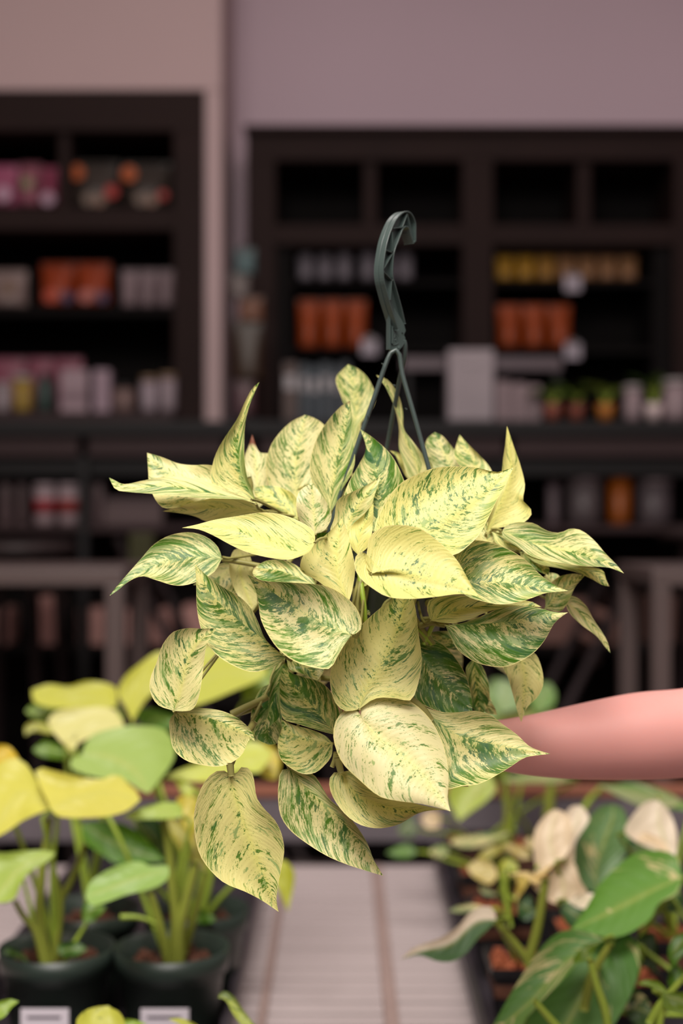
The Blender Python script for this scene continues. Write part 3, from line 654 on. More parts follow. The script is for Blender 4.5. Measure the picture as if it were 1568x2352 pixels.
LEAVES_L = [
 (LP1,'J',(262,850),'200,720 120,600 60,588 -40,640 -90,800','228,858 120,905 40,960','-70,1020','120,760 20,880',1.80,0.9,0,0.1,LY),
 (LP1,'J',(262,850),'180,640 280,650 420,685 540,692 600,664 650,708 715,770','300,885 400,893 540,886 650,858','722,800','400,790 560,760',1.78,1.0,0,0.1,(226,218,96)),
 (LP1,'J',(-60,560),'-20,520 40,522 80,560','-40,640 20,640 70,620','98,590','',1.9,0.8,0,0.1,(224,190,50)),
 (LP4,'J',(600,320),'600,230 540,198 440,190 350,215 250,205','520,335 400,332 240,322 170,290','165,232','450,260 300,250',2.12,0.9,0,0.1,(208,208,80)),
 (LP4,'J',(340,360),'300,320 200,300 150,320','300,400 220,395 160,370','130,345','',2.16,0.6,0,0.1,(120,150,40)),
 (LP4,'J',(640,420),'600,345 540,322 430,325 300,340 245,400','540,450 400,510 380,545 320,500','370,565','480,390 400,450',2.02,0.9,0,0.1,LC),
 (LP4,'J',(350,560),'300,520 240,490 180,530','340,590 260,585 200,570','170,545','',2.1,0.6,0,0.1,(110,150,40)),
 (LP4,'J',(290,450),'240,410 170,400 130,420','260,460 200,450 160,450','130,470','',2.1,0.6,0,0.1,(190,190,90)),
 (LP2,'J',(420,560),'460,475 600,428 720,418 850,440 897,520 890,600','360,600 370,640 500,685 640,700 720,750','765,768','560,580 690,660',1.92,0.9,0,0.1,LGR),
 (LP3,'J',(680,400),'650,330 605,250 640,170 720,100 820,35 900,60','740,300 800,240 880,190 900,130','960,40','760,200 850,100',2.10,0.8,0,0.15,(206,206,78)),
 (LP3,'J',(760,430),'700,380 720,330 820,340 900,370','740,450 820,440 880,430','930,400','',2.14,0.6,0,0.1,LD),
 (LP3,'J',(1380,140),'1300,60 1200,20 1060,0 960,60','1340,180 1200,240 1080,290 960,320','900,290','1200,140 1050,180',2.08,0.9,0,0.1,(204,208,84)),
 (LP3,'J',(1250,300),'1250,200 1330,150 1440,100','1330,290 1400,250 1440,200','1480,140','',2.14,0.4,0,0.1,(130,160,44)),
 (LP3,'J',(840,690),'900,655 1050,600 1200,540 1310,495','1000,705 1150,700 1220,650 1330,660','1400,560','1000,660 1200,610',2.0,0.9,0,0.1,(214,222,100)),
 (LP3,'J',(1300,510),'1360,500 1410,530 1440,600','1310,600 1340,670 1390,695','1425,690','',2.05,0.5,0,0.1,(216,196,70)),
 (LP2,'J',(1000,740),'950,700 900,690 930,760','1020,760 960,790 940,760','940,775','',1.95,0.6,0,0.1,(200,210,90)),
 (LP2,'J',(1010,790),'960,780 910,790 920,870','1030,880 1010,950 1000,1000','1000,1060','960,900',1.86,0.4,0,0.1,(222,204,76)),
 (LP2,'J',(940,885),'930,825 860,812 780,825 700,850','900,895 800,900 700,900','630,892','800,860',1.80,0.9,0,0.1,(176,200,92)),
 (LP3,'K',(420,90),'500,80 620,90 700,130 790,215','430,180 520,250 600,300 720,300','850,285','560,180 700,240',1.98,0.6,0,0.1,(96,150,30)),
 (LP3,'K',(700,80),'780,60 840,100 860,200','700,160 760,240 820,290','870,300','',2.05,0.3,0,0.1,(40,80,20)),
 (LP2,'K',(872,336),'868,308 810,308 770,312 720,288 640,298 540,338 460,400','862,380 790,425 650,460 540,500 470,515','438,470','740,360 580,420',1.72,0.9,0,0.1,(160,196,100)),
 (LP1,'K',(285,242),'220,230 120,234 20,244 -60,250','250,285 150,345 105,410 75,480 20,500','-40,500','140,300 40,400',1.75,0.8,0,0.1,(176,200,90)),
 (LP3,'K',(1400,200),'1430,280 1470,285 1515,350','1380,330 1430,430 1460,500','1482,545','1450,380',1.98,0.3,0,0.1,(206,210,70)),
 (LP2,'K',(860,60),'930,80 1000,160 1050,250','880,150 940,250 1010,310','1068,345','',1.92,0.4,0,0.1,(190,180,80)),
 (LP2,'K',(545,520),'500,500 440,500 420,560','520,560 480,590 450,600','432,605','',1.80,0.3,0,0.1,(100,140,50)),
 (LP3,'K',(1010,600),'1000,550 1040,535','1050,610 1090,600','1110,580','',1.95,0.3,0,0.1,(90,140,40)),
 (LP1,'K',(300,760),'300,720 360,700 420,715','330,780 400,770','450,740','',1.82,0.5,0,0.1,(70,110,40)),
 (LP1,'K',(20,760),'40,730 100,750 140,790','60,780 110,790','150,820','',1.84,0.5,0,0.1,(70,110,40)),
 (LP1,'K',(-30,430),'0,400 40,420 70,460','0,500 40,500','75,480','',1.8,0.4,0,0.1,(50,90,30)),
]
STEMS_L = [(LP1,'K','255,60 235,200 215,350 205,600 250,850',1.82,0.006,0), (LP1,'K','240,150 275,330 310,500 290,700 265,850',1.84,0.0045,0), (LP1,'K','440,200 370,380 310,500 300,640 272,845',1.86,0.005,0),
 (LP1,'K','75,490 120,570 180,640 235,840',1.80,0.005,0), (LP1,'K','120,380 150,500 175,610 215,700',1.84,0.003,0), (LP1,'K','450,600 400,680 350,760 320,840',1.83,0.003,0),
 (LP2,'K','840,70 870,250 885,420 905,600 890,860',1.82,0.006,0), (LP2,'K','1010,290 975,420 950,520 920,640 915,865',1.82,0.0075,0), (LP2,'K','770,440 800,540 830,650 880,860',1.83,0.006,0),
 (LP2,'K','1060,340 1030,450 990,600 940,760',1.86,0.005,0), (LP3,'K','1100,250 1080,400 1040,560 1010,700',2.02,0.004,0), (LP2,'K','800,610 760,590 700,575 620,575',1.81,0.003,0)]
for (pr, rg, ba, a, b_, tp, md, Y, k, h, fo, tint) in LEAVES_L:
    o, b3, nx = leaf(pr, rg, ba, a, b_, tuple(float(v) for v in tp.split(',')), md, Y, k=k, h=h, fold=fo, tint=tint, material=M_LIME, nt=16, ns=4, wav=0.006)
    cr_ = {LP1.name: c1, LP2.name: c2, LP3.name: c3, LP4.name: c4}[pr.name]
    if pr in (LP3, LP4) or rg == 'J': stemto(pr, o, b3, nx, cr_+Vector((random.uniform(-0.01, 0.01), random.uniform(0, 0.02), -0.004)), 0.003)
for (pr, rg, s, Y, r, _) in STEMS_L:
    pts = [W(*px(rg, p), Y) for p in pl(s)]
    tube('stem', pts, [r*0.7, r, r*1.3], STEMY if r > 0.004 else STEM, pr, seg=8, n=18)

# ---------------- foreground mottled plant below the frame ----------------
fgx = -0.17
FG = thing('mottled_pothos', 'mottled lime pothos in the foreground whose leaves peek in at the bottom left', 'plant', (fgx, 1.42, BZ+0.001))
lathe('pot', [(0.05, 0), (0.065, 0.1), (0.06, 0.1), (0.058, 0.09), (0, 0.09)], (fgx, 1.42, BZ+0.001), POTG, FG, 32)
lathe('soil', [(0, 0.092), (0.058, 0.09)], (fgx, 1.42, BZ+0.001), SOIL, FG, 20)
fgc = Vector((fgx, 1.42, BZ+0.085))
for (rg, ba, a, b_, tp, md, Y, tint, g) in [
    ('K',(1420,1240),'1330,1150 1250,1050 1190,970 1140,955','1350,1260 1240,1130 1190,1060 1160,1000',(1122,990),'1280,1110 1180,1000',1.50,(190,204,90),0.4),
    ('K',(560,1250),'450,1200 390,1120 430,1060 500,1035','640,1200 640,1110 610,1060 570,1040',(560,1030),'520,1120',1.5,(206,206,80),0.35),
    ('K',(1080,1180),'1000,1120 930,1095','1000,1180 930,1130',(865,1098),'',1.52,(196,200,80),0.2),
    ('K',(-60,1120),'-20,1020 50,995','20,1090 60,1040',(98,1008),'',1.5,(140,170,60),0.2),
    ('K',(620,1160),'640,1100 700,1105','640,1200 700,1140',(760,1124),'',1.53,(150,180,60),0.2)]:
    o, b3, nx = leaf(FG, rg, ba, a, b_, tp, md, Y, k=0.9, fold=0.2, tint=tint, green=g, material=M_MOTT, nt=16, ns=4)
    stemto(FG, o, b3, nx, fgc, 0.0025)

# ---------------- right-hand variegated plants in square pots ----------------
BP = mat('black_pot_plastic', (34, 32, 35), 0.4, var=0.1)
def square_pot(x, y, label, s=0.05, H=0.10, name='variegated_philodendron', bark=None):
    z0 = BZ+0.006
    t = thing(name, label, 'plant', (x, y, z0))
    bm = bmesh.new()
    rings = []
    for (q, z) in ((s*0.75, 0), (s*0.96, H*0.85), (s*1.04, H*0.86), (s*1.06, H), (s*0.99, H), (s*0.95, H*0.84)):
        rings.append([bm.verts.new((x+dx*q, y+dy*q, z0+z)) for dx, dy in ((-1, -1), (1, -1), (1, 1), (-1, 1))])
    bm.faces.new(list(reversed(rings[0])))
    for a, b_ in zip(rings, rings[1:]):
        for i in range(4): bm.faces.new((a[i], a[(i+1) % 4], b_[(i+1) % 4], b_[i]))
    bmesh.ops.bevel(bm, geom=[e for e in bm.edges], offset=0.0015, segments=2, affect='EDGES')
    me = bpy.data.meshes.new('pot'); bm.to_mesh(me); bm.free(); mkobj('pot', me, BP, t)
    box('soil', (x-s*0.94, x+s*0.94, y-s*0.94, y+s*0.94, z0+H*0.6, z0+H*0.84), BARK2, t)
    chips(t, (x, y, z0+H*0.86), s*0.85, 110, True, mats=bark or BARK)
    return t, Vector((x, y, z0+H*0.86))
sp = {}
spots = [('a', .25, 1.93, ''), ('b', .25, 2.19, ''), ('c', .25, 2.42, ''), ('d', .25, 2.65, ''), ('e', .365, 1.86, ''), ('f', .365, 2.10, ''), ('g', .365, 2.36, ''), ('hh', .365, 2.60, ''), ('i', .48, 1.72, ''), ('j', .48, 2.05, ''), ]
lbs = {'a': 'square bark-filled pot at the front left corner of the right tray, with curled cream-edged leaf', 'b': 'square pot with yellow-cream leaves, second from front on the right tray', 'c': 'square pot third from the front on the right tray, left side', 'd': 'square black pot at the back left of the right tray', 'e': 'plant with the biggest green, cream-splashed leaves in the right foreground', 'f': 'variegated plant with pale cream leaves in the middle of the right tray', 'g': 'small green plant in a square pot behind the cream-leaved one', 'hh': 'lime heart-leaved plant at the back of the right tray below the arm', 'i': 'bright green plant in the square pot at the lower right corner', 'j': 'grey green broad-leaved plant at the right side of the tray'}
for kx, xc, Y, _ in spots: sp[kx] = square_pot(xc, Y, lbs[kx])
CR = (252, 226, 192); CRW = (254, 234, 208); GG = (84, 128, 48); GD = (56, 98, 40)
LEAVES_R = [
 ('a',(592,825),'575,765 530,752 450,790 400,850 300,920 160,972','560,865 490,930 435,1000 370,1042 290,1046 190,1012',(92,1032),'480,850 350,960 220,990',1.66,0.7,(CRW,(70,112,58)),0.0),
 ('f',(905,520),'820,600 745,575 680,580','840,600 800,640 740,600',(655,590),'780,590',1.80,0.6,(238,208,140),0.0),
 ('f',(900,525),'810,570 786,450 797,350 865,262','950,500 985,420 985,320 955,268',(905,248),'870,400',1.83,0.5,CR,0.0),
 ('f',(915,520),'930,420 940,310 975,240 1010,226','990,540 1005,420 1078,300 1064,262',(1040,232),'1000,350',1.86,0.5,CRW,0.0),
 ('f',(900,520),'870,600 850,680 865,728','990,520 1030,620 1068,690 1010,742',(930,750),'940,640',1.82,0.4,(240,212,180),0.0),
 ('f',(800,560),'770,620 790,660','840,600 820,660',(815,685),'',1.80,0.2,CR,0.0),
 ('j',(1120,690),'1040,650 1000,550 1010,430 1070,300 1140,230','1200,600 1260,500 1285,420 1275,300 1250,240',(1205,222),'1110,560 1160,400 1200,300',1.92,0.3,(104,142,86),0.3),
 ('j',(1440,200),'1380,205 1320,260 1265,372','1500,270 1538,385 1530,490',(1512,505),'1450,330',1.88,0.5,CRW,0.0),
 ('j',(1265,372),'1300,400 1380,425 1450,455','1300,370 1400,380 1470,420',(1510,500),'',1.87,0.6,CR,0.0),
 ('j',(1260,470),'1270,400 1340,400 1440,450','1300,520 1380,500',(1490,500),'',1.95,0.6,(60,96,50),0.1),
 ('e',(1565,600),'1540,500 1490,470 1400,462 1300,485 1215,555 1130,640 1080,730 1020,820','1540,690 1440,740 1400,820 1300,890 1200,920 1100,905',(975,885),'1400,680 1200,780',1.72,0.9,(104,156,58),0.22),
 ('e',(1150,930),'1060,885 950,880 860,935 760,1065 680,1190 600,1330','1110,960 1040,1020 950,1130 850,1230 760,1330 690,1420',(540,1440),'950,1060 780,1250',1.60,0.8,((90,140,60),(112,156,58)),0.42),
 ('e',(1200,940),'1110,885 1010,900 930,1010 860,1150 760,1270 740,1400','1270,895 1335,960 1340,1080 1300,1210 1235,1330 1160,1430',(900,1500),'1100,1100 1000,1300',1.66,0.8,(84,132,56),0.12),
 ('e',(1190,920),'1140,860 1050,840 990,870','1160,940 1080,960',(1000,950),'',1.74,0.5,(66,108,50),0.1),
 ('e',(1080,1040),'1120,960 1150,935','990,1050 1040,970',(1150,930),'',1.59,0.3,(108,140,34),0.0),
 ('e',(690,1460),'650,1400 680,1330','760,1400 760,1340',(790,1300),'',1.58,0.3,(110,150,50),0.1),
 ('f',(920,740),'930,790 970,860 1020,880','1000,730 1080,760 1110,800',(1120,870),'',1.80,0.5,(66,104,60),0.1),
 ('f',(960,725),'1040,690 1112,690','1010,760 1080,768',(1115,700),'',1.76,0.6,CRW,0.0),
 ('hh',(560,60),'470,70 370,100 335,180','590,140 530,210 460,260',(395,312),'500,150 430,240',2.35,0.5,(190,208,90),0.0),
 ('d',(1000,90),'900,60 780,60 640,80','900,110 780,110 680,110',(620,95),'',2.5,0.9,(150,165,100),0.3),
 ('j',(1568,210),'1450,140 1300,110 1200,120','1500,240 1400,250 1250,190',(1118,118),'1350,170',2.1,0.9,((104,138,66),(150,160,110)),0.3),
 ('j',(1400,180),'1460,150 1540,190','1450,230 1540,250',(1620,260),'',2.15,0.8,(96,142,50),0.1),
 ('c',(660,365),'560,370 450,385 370,400','620,400 520,440 420,450',(350,430),'500,410',2.20,0.8,(110,142,70),0.7),
 ('c',(640,420),'560,440 500,490','680,450 600,480',(470,560),'',2.15,0.7,(170,160,70),0.3),
 ('c',(640,420),'700,430 760,470','660,470 720,510',(775,505),'',2.12,0.7,(190,165,100),0.4),
 ('b',(600,600),'570,530 500,510 445,540','560,640 500,620 460,590',(440,560),'',2.05,0.7,(214,190,110),0.5),
 ('b',(620,640),'600,560 640,505 690,520','650,620 690,590 705,560',(700,530),'',2.05,0.5,(186,190,70),0.2),
 ('b',(600,690),'540,660 510,640','580,700 520,690',(500,660),'',2.05,0.5,(150,165,120),0.5),
 ('b',(690,580),'700,640 690,700','780,580 760,630',(690,730),'',2.0,0.3,(220,190,90),0.1),
 ('c',(340,480),'330,430 280,440','300,500 260,490',(238,465),'',2.3,0.7,(136,158,90),0.5),
 ('c',(180,470),'140,430 80,440','140,500 70,500',(15,475),'',2.35,0.7,(92,136,60),0.3),
 ('d',(300,300),'290,260 230,258','290,340 230,345',(192,300),'',2.45,0.3,(250,220,180),0.0),
 ('d',(180,350),'140,270 90,300','160,390 110,390',(75,370),'',2.5,0.5,(90,110,70),0.1),
 ('c',(800,430),'770,395 740,410','790,460 750,440',(738,425),'',2.2,0.3,(226,204,150),0.0),
 ('a',(560,770),'480,745 400,750','500,780 400,790',(340,780),'',1.9,0.8,(140,150,100),0.5),
 ('b',(700,730),'760,700 790,760','700,790 750,830',(810,790),'',2.0,0.4,(60,96,54),0.1),
 ('i',(1568,1100),'1500,1050 1490,980 1520,920 1600,880','1540,1180 1500,1190 1490,1120',(1700,850),'',1.62,0.4,(70,110,16),0.0),
 ('i',(1500,1215),'1440,1150 1390,1140 1340,1150','1440,1230 1400,1180',(1335,1165),'',1.55,0.7,(130,160,44),0.0),
 ('i',(1460,1215),'1500,1205 1600,1210 1700,1240','1470,1290 1560,1320 1660,1320',(1750,1300),'1600,1260',1.52,0.6,(112,140,20),0.0),
 ('i',(1260,1300),'1260,1200 1300,1180 1380,1240','1300,1360 1380,1400',(1420,1330),'',1.7,0.4,(60,90,36),0.35),
 ('i',(1310,940),'1360,900 1420,900','1340,1050 1420,1100',(1440,1110),'',1.8,0.4,(44,72,30),0.1),
 ('i',(1500,700),'1470,720 1480,780','1568,700 1568,800',(1580,790),'',1.8,0.4,(70,104,60),0.1),
]
for (kx, ba, a, b_, tp, md, Y, k, tint, g) in LEAVES_R:
    pr, crn = sp[kx]
    o, b3, nx = leaf(pr, 'L', ba, a, b_, tp, md, Y, k=k, fold=0.12, tint=tint, green=g, material=M_VARI, nt=16, ns=4, wav=0.004)
    stemto(pr, o, b3, nx, crn+Vector((random.uniform(-0.01, 0.01), random.uniform(-0.01, 0.01), -0.005)), 0.0028)
for (kx, s, Y, r) in [('a','590,840 660,920 740,1020 760,1060',1.70,0.005), ('e','850,610 830,740 800,900 760,1040',1.74,0.006), ('e','1190,950 1140,1030 1090,1120 1050,1300',1.62,0.005), ('e','1080,1030 1110,1150 1160,1300 1180,1420',1.56,0.0045),
    ('e','790,1250 850,1320 920,1400',1.54,0.004), ('i','1568,1130 1500,1210 1440,1280 1390,1372',1.53,0.004), ('i','1500,1220 1460,1300 1440,1400',1.53,0.004), ('d','880,110 870,200 860,330',2.5,0.009), ('d','650,150 650,260 640,380',2.4,0.006),
    ('b','620,560 640,700 660,860',2.0,0.004), ('e','1360,960 1330,1100 1260,1260',1.8,0.004), ('g','1150,130 1080,200 1020,300',2.4,0.006), ('g','1100,170 1060,230 1000,320',2.35,0.004)]:
    tube('stem', [W(*px('L', p), Y) for p in pl(s)], [r*0.8, r, r*1.1], STEMY if r > 0.0045 else STEM, sp[kx][0], seg=8, n=14)
# ginger shop plants behind the arm
BK = thing('potted_plant', 'pale green blurred plant right behind the forearm and hanging plant', 'plant', (W(1170, 0, 2.72).x, 2.70, BZ+0.006))
bkc = Vector((W(1170, 0, 2.72).x, 2.70, BZ+0.006))
lathe('pot', [(0.04, 0), (0.052, 0.09), (0.048, 0.09), (0.047, 0.08), (0, 0.08)], bkc, BP, BK, 20)
for (ba, a, b_, tp, tint) in [((1150,1640),'1120,1600 1130,1560','1200,1620 1190,1580',(1160,1560),(150,180,120)), ((1230,1640),'1210,1600 1230,1570','1270,1620 1275,1590',(1262,1568),(120,160,80)), ((1140,1690),'1160,1640 1220,1630 1280,1635','1160,1700 1240,1690',(1310,1650),(190,195,100)), ((1130,1660),'1100,1640 1100,1590','1150,1640 1130,1600',(1112,1570),(160,184,110))]:
    o, b3, nx = leaf(BK, 'P', ba, a, b_, tp, '', 2.65, k=0.5, tint=tint, material=M_LIME, nt=12, ns=4)
    stemto(BK, o, b3, nx, bkc+Vector((0, 0, 0.08)), 0.003)

# ---------------- THE HANGING PLANT ----------------
PY = 1.285; prim = W(887, 1262, PY); PR = 0.060; PH = 0.128
HP = thing('hanging_pothos', 'cream and green marbled pothos in a hanging pot, held up in the centre', 'plant', (prim.x, PY, prim.z-PH))
POTH = mat('hanger_green_plastic', (64, 76, 73), 0.30, var=0.08, scale=25)
bc = (prim.x, PY, prim.z-PH)
lathe('pot', [(PR*0.68, 0), (PR*0.7, 0.004), (PR*0.9, PH*0.86), (PR*0.98, PH*0.87), (PR, PH), (PR*0.96, PH), (PR*0.93, PH*0.86)], bc, POTH, HP, 48)
lathe('soil', [(0, PH*0.84), (PR*0.92, PH*0.82)], bc, SOIL, HP, 24)
HG = bpy.data.objects.new('hanger', None); COL.objects.link(HG); HG.parent = HP; HG.matrix_parent_inverse = parent_inv(HP)
# hook: web between two flanges, turned so that the outer flange faces left of the camera
hc = W(905, 640, PY); th = math.radians(52)
U = Vector((math.cos(th), math.sin(th), 0)); N = Vector((math.sin(th), -math.cos(th), 0))
FW = 0.0105
def hook_uv(p):   # picture point of the near flange edge -> (u, v)
    q = px('G', p); P_ = W(q[0], q[1], PY)
    return ((P_.x-hc.x-N.x*FW/2)/U.x, P_.z-hc.z)
def hpt(uv, n): return hc+U*uv[0]+N*n+Vector((0, 0, uv[1]))
outer = [hook_uv(p) for p in pl('752,1785 690,1600 636,1445 590,1290 566,1200 556,1090 560,985 578,850 604,710 640,585 684,470 730,375 785,300 840,250 890,232 935,250 970,300 992,362 994,480 994,585')]
inner = [hook_uv(p) for p in pl('848,1690 800,1500 740,1305 700,1180 682,1110 682,1000 692,850 716,745 745,670 785,560 815,480 845,440 878,428 905,448 920,500 940,560 962,622')]
def strip(name, curve, w0, w1, thick, material, parent, n=60, close=False):
    C = cr([(u, v, 0) for u, v in curve], n); vs = []; fs = []
    for i, p in enumerate(C):
        d = (C[min(i+1, n-1)]-C[max(i-1, 0)]).normalized(); nr = Vector((-d.y, d.x, 0))
        for (s, q) in ((1, w0), (1, w1), (-1, w1), (-1, w0)):
            pp = p+nr*thick*0.5*s; vs.append(tuple(hpt((pp.x, pp.y), q)))
    for i in range(n-1):
        for k in range(4): fs.append((i*4+k, i*4+(k+1) % 4, (i+1)*4+(k+1) % 4, (i+1)*4+k))
    fs.append((0, 1, 2, 3)); fs.append(((n-1)*4+3, (n-1)*4+2, (n-1)*4+1, (n-1)*4))
    me = bpy.data.meshes.new(name); me.from_pydata(vs, [], fs); me.update()
    o = mkobj(name, me, material, parent)
    bv = o.modifiers.new('bevel', 'BEVEL'); bv.width = 0.0003; bv.segments = 2; return o
HK = HG
strip('outer_flange', outer, -FW/2, -0.0004, 0.0012, POTH, HK); strip('outer_flange', outer, 0.0004, FW/2, 0.0012, POTH, HK)
strip('inner_flange', inner, -FW/2, FW/2, 0.0011, POTH, HK)
strip('flange_tip', [outer[-1], inner[-1]], -FW/2, FW/2, 0.001, POTH, HK, n=4)
# web
no = 40; Ca = cr([(u, v, 0) for u, v in outer], no); Cb = cr([(u, v, 0) for u, v in inner], no)
vs = []; fs = []
for i in range(no):
    for q in (-0.0006, 0.0006): vs.append(tuple(hpt((Ca[i].x, Ca[i].y), q))); vs.append(tuple(hpt((Cb[i].x, Cb[i].y), q)))
for i in range(no-1):
    a = i*4; b_ = a+4
    fs += [(a, a+1, b_+1, b_), (a+3, a+2, b_+2, b_+3), (a+1, a+3, b_+3, b_+1), (a+2, a, b_, b_+2)]
fs += [(1, 0, 2, 3), (b_, b_+1, b_+3, b_+2)]
me = bpy.data.meshes.new('web'); me.from_pydata(vs, [], fs); me.update(); mkobj('web', me, POTH, HK)
for pa, pb in (((684, 500), (815, 455)), ((815, 455), (885, 258)), ((885, 258), (965, 600)), ((680, 540), (690, 790)), ((600, 800), (690, 812)), ((690, 812), (566, 1045)), ((566, 1080), (678, 1165)), ((672, 1165), (655, 1420))):
    strip('rib', [hook_uv(pa), hook_uv(pb)], 0.0, FW/2-0.0004, 0.0009, POTH, HK, n=3)
# stalk plate with slot, hole and a raised triangle
th2 = math.radians(28); U2 = Vector((math.cos(th2), math.sin(th2), 0)); N2 = Vector((math.sin(th2), -math.cos(th2), 0))
sc_ = W(906, 770, PY)
def sp2(p, n):
    q = px('G', p); P_ = W(q[0], q[1], PY); return sc_+U2*((P_.x-sc_.x)/U2.x)+N2*n+Vector((0, 0, P_.z-sc_.z))
def plate(name, pts, n0, n1, parent):
    P = pl(pts); k = len(P); vs = [tuple(sp2(p, n0)) for p in P]+[tuple(sp2(p, n1)) for p in P]
    fs = [tuple(range(k)), tuple(reversed(range(k, 2*k)))]+[(i, i+k, (i+1) % k+k, (i+1) % k) for i in range(k)]
    me = bpy.data.meshes.new(name); me.from_pydata(vs, [], fs); me.update(); bmf = bmesh.new(); bmf.from_mesh(me); bmesh.ops.recalc_face_normals(bmf, faces=bmf.faces[:]); bmf.to_mesh(me); bmf.free()
    return mkobj(name, me, POTH, parent)
plate('stalk_plate', '618,1540 700,1500 820,1690 846,1780 822,1835 838,1870 842,1930 800,1990 740,2060 690,2080 640,2040 618,2030', -0.0008, 0.0008, HK)
plate('stalk_edge', '606,1550 630,1540 630,2040 604,2040', -0.0014, 0.003, HK)
plate('stalk_rib', '652,1740 668,1735 668,1960 650,1960', 0.0, 0.0024, HK)
tri = [sp2(p, 0.0012) for p in ((708, 1830), (744, 1945), (668, 1975), (708, 1830))]
tube('raised_mark', tri, [0.00025], POTH, HK, seg=5, n=24)
tube('raised_mark', [sp2(p, 0.0012) for p in ((700, 1880), (715, 1895), (702, 1915), (722, 1925))], [0.00025], POTH, HK, seg=5, n=12)
lathe_disc('hole', sp2((797, 1816), 0.0012), 0.0007, DKBLACK, HK, 10, 0.0004)
# strands
def strand(pts, name='strand'):
    return tube(name, pts, [0.0021], POTH, HG, seg=10, n=70, flat=0.8)
rimL = W(748, 1255, PY-0.012); rimR = W(1028, 1255, PY-0.015); rimB = W(862, 1180, PY+0.058)
strand([rimL+Vector((0, 0, -0.012)), rimL, W(770, 1170, PY-0.01), W(800, 1082, PY-0.009), W(835, 980, PY-0.007), W(862, 905, PY-0.006), W(885, 838, PY-0.005), W(894, 816, PY-0.004), W(900, 807, PY-0.004), W(908, 803.5, PY-0.004), W(914, 807, PY-0.004), W(918, 820, PY-0.004), W(924, 860, PY-0.005),
        W(944, 930, PY-0.007), W(965, 1005, PY-0.009), W(985, 1078, PY-0.011), W(1010, 1180, PY-0.013), rimR, rimR+Vector((0, 0, -0.012))])
strand([W(913, 800, PY+0.002), W(918, 786, PY+0.004), W(926, 781, PY+0.005), W(930, 792, PY+0.006), W(929, 822, PY+0.01), W(918, 870, PY+0.02), W(903, 950, PY+0.035), W(888, 1030, PY+0.048), W(870, 1130, PY+0.056), rimB, rimB+Vector((0, 0, -0.03))])
for (a, b_) in ((879, 837), (933, 940), (846, 957), (906, 886)): 
    q = W(a, b_, PY-0.009); tube('strand_nub', [q, q+Vector((-0.001, -0.001, 0.001))], [0.0008, 0.0005], POTH, HG, seg=6, n=3)

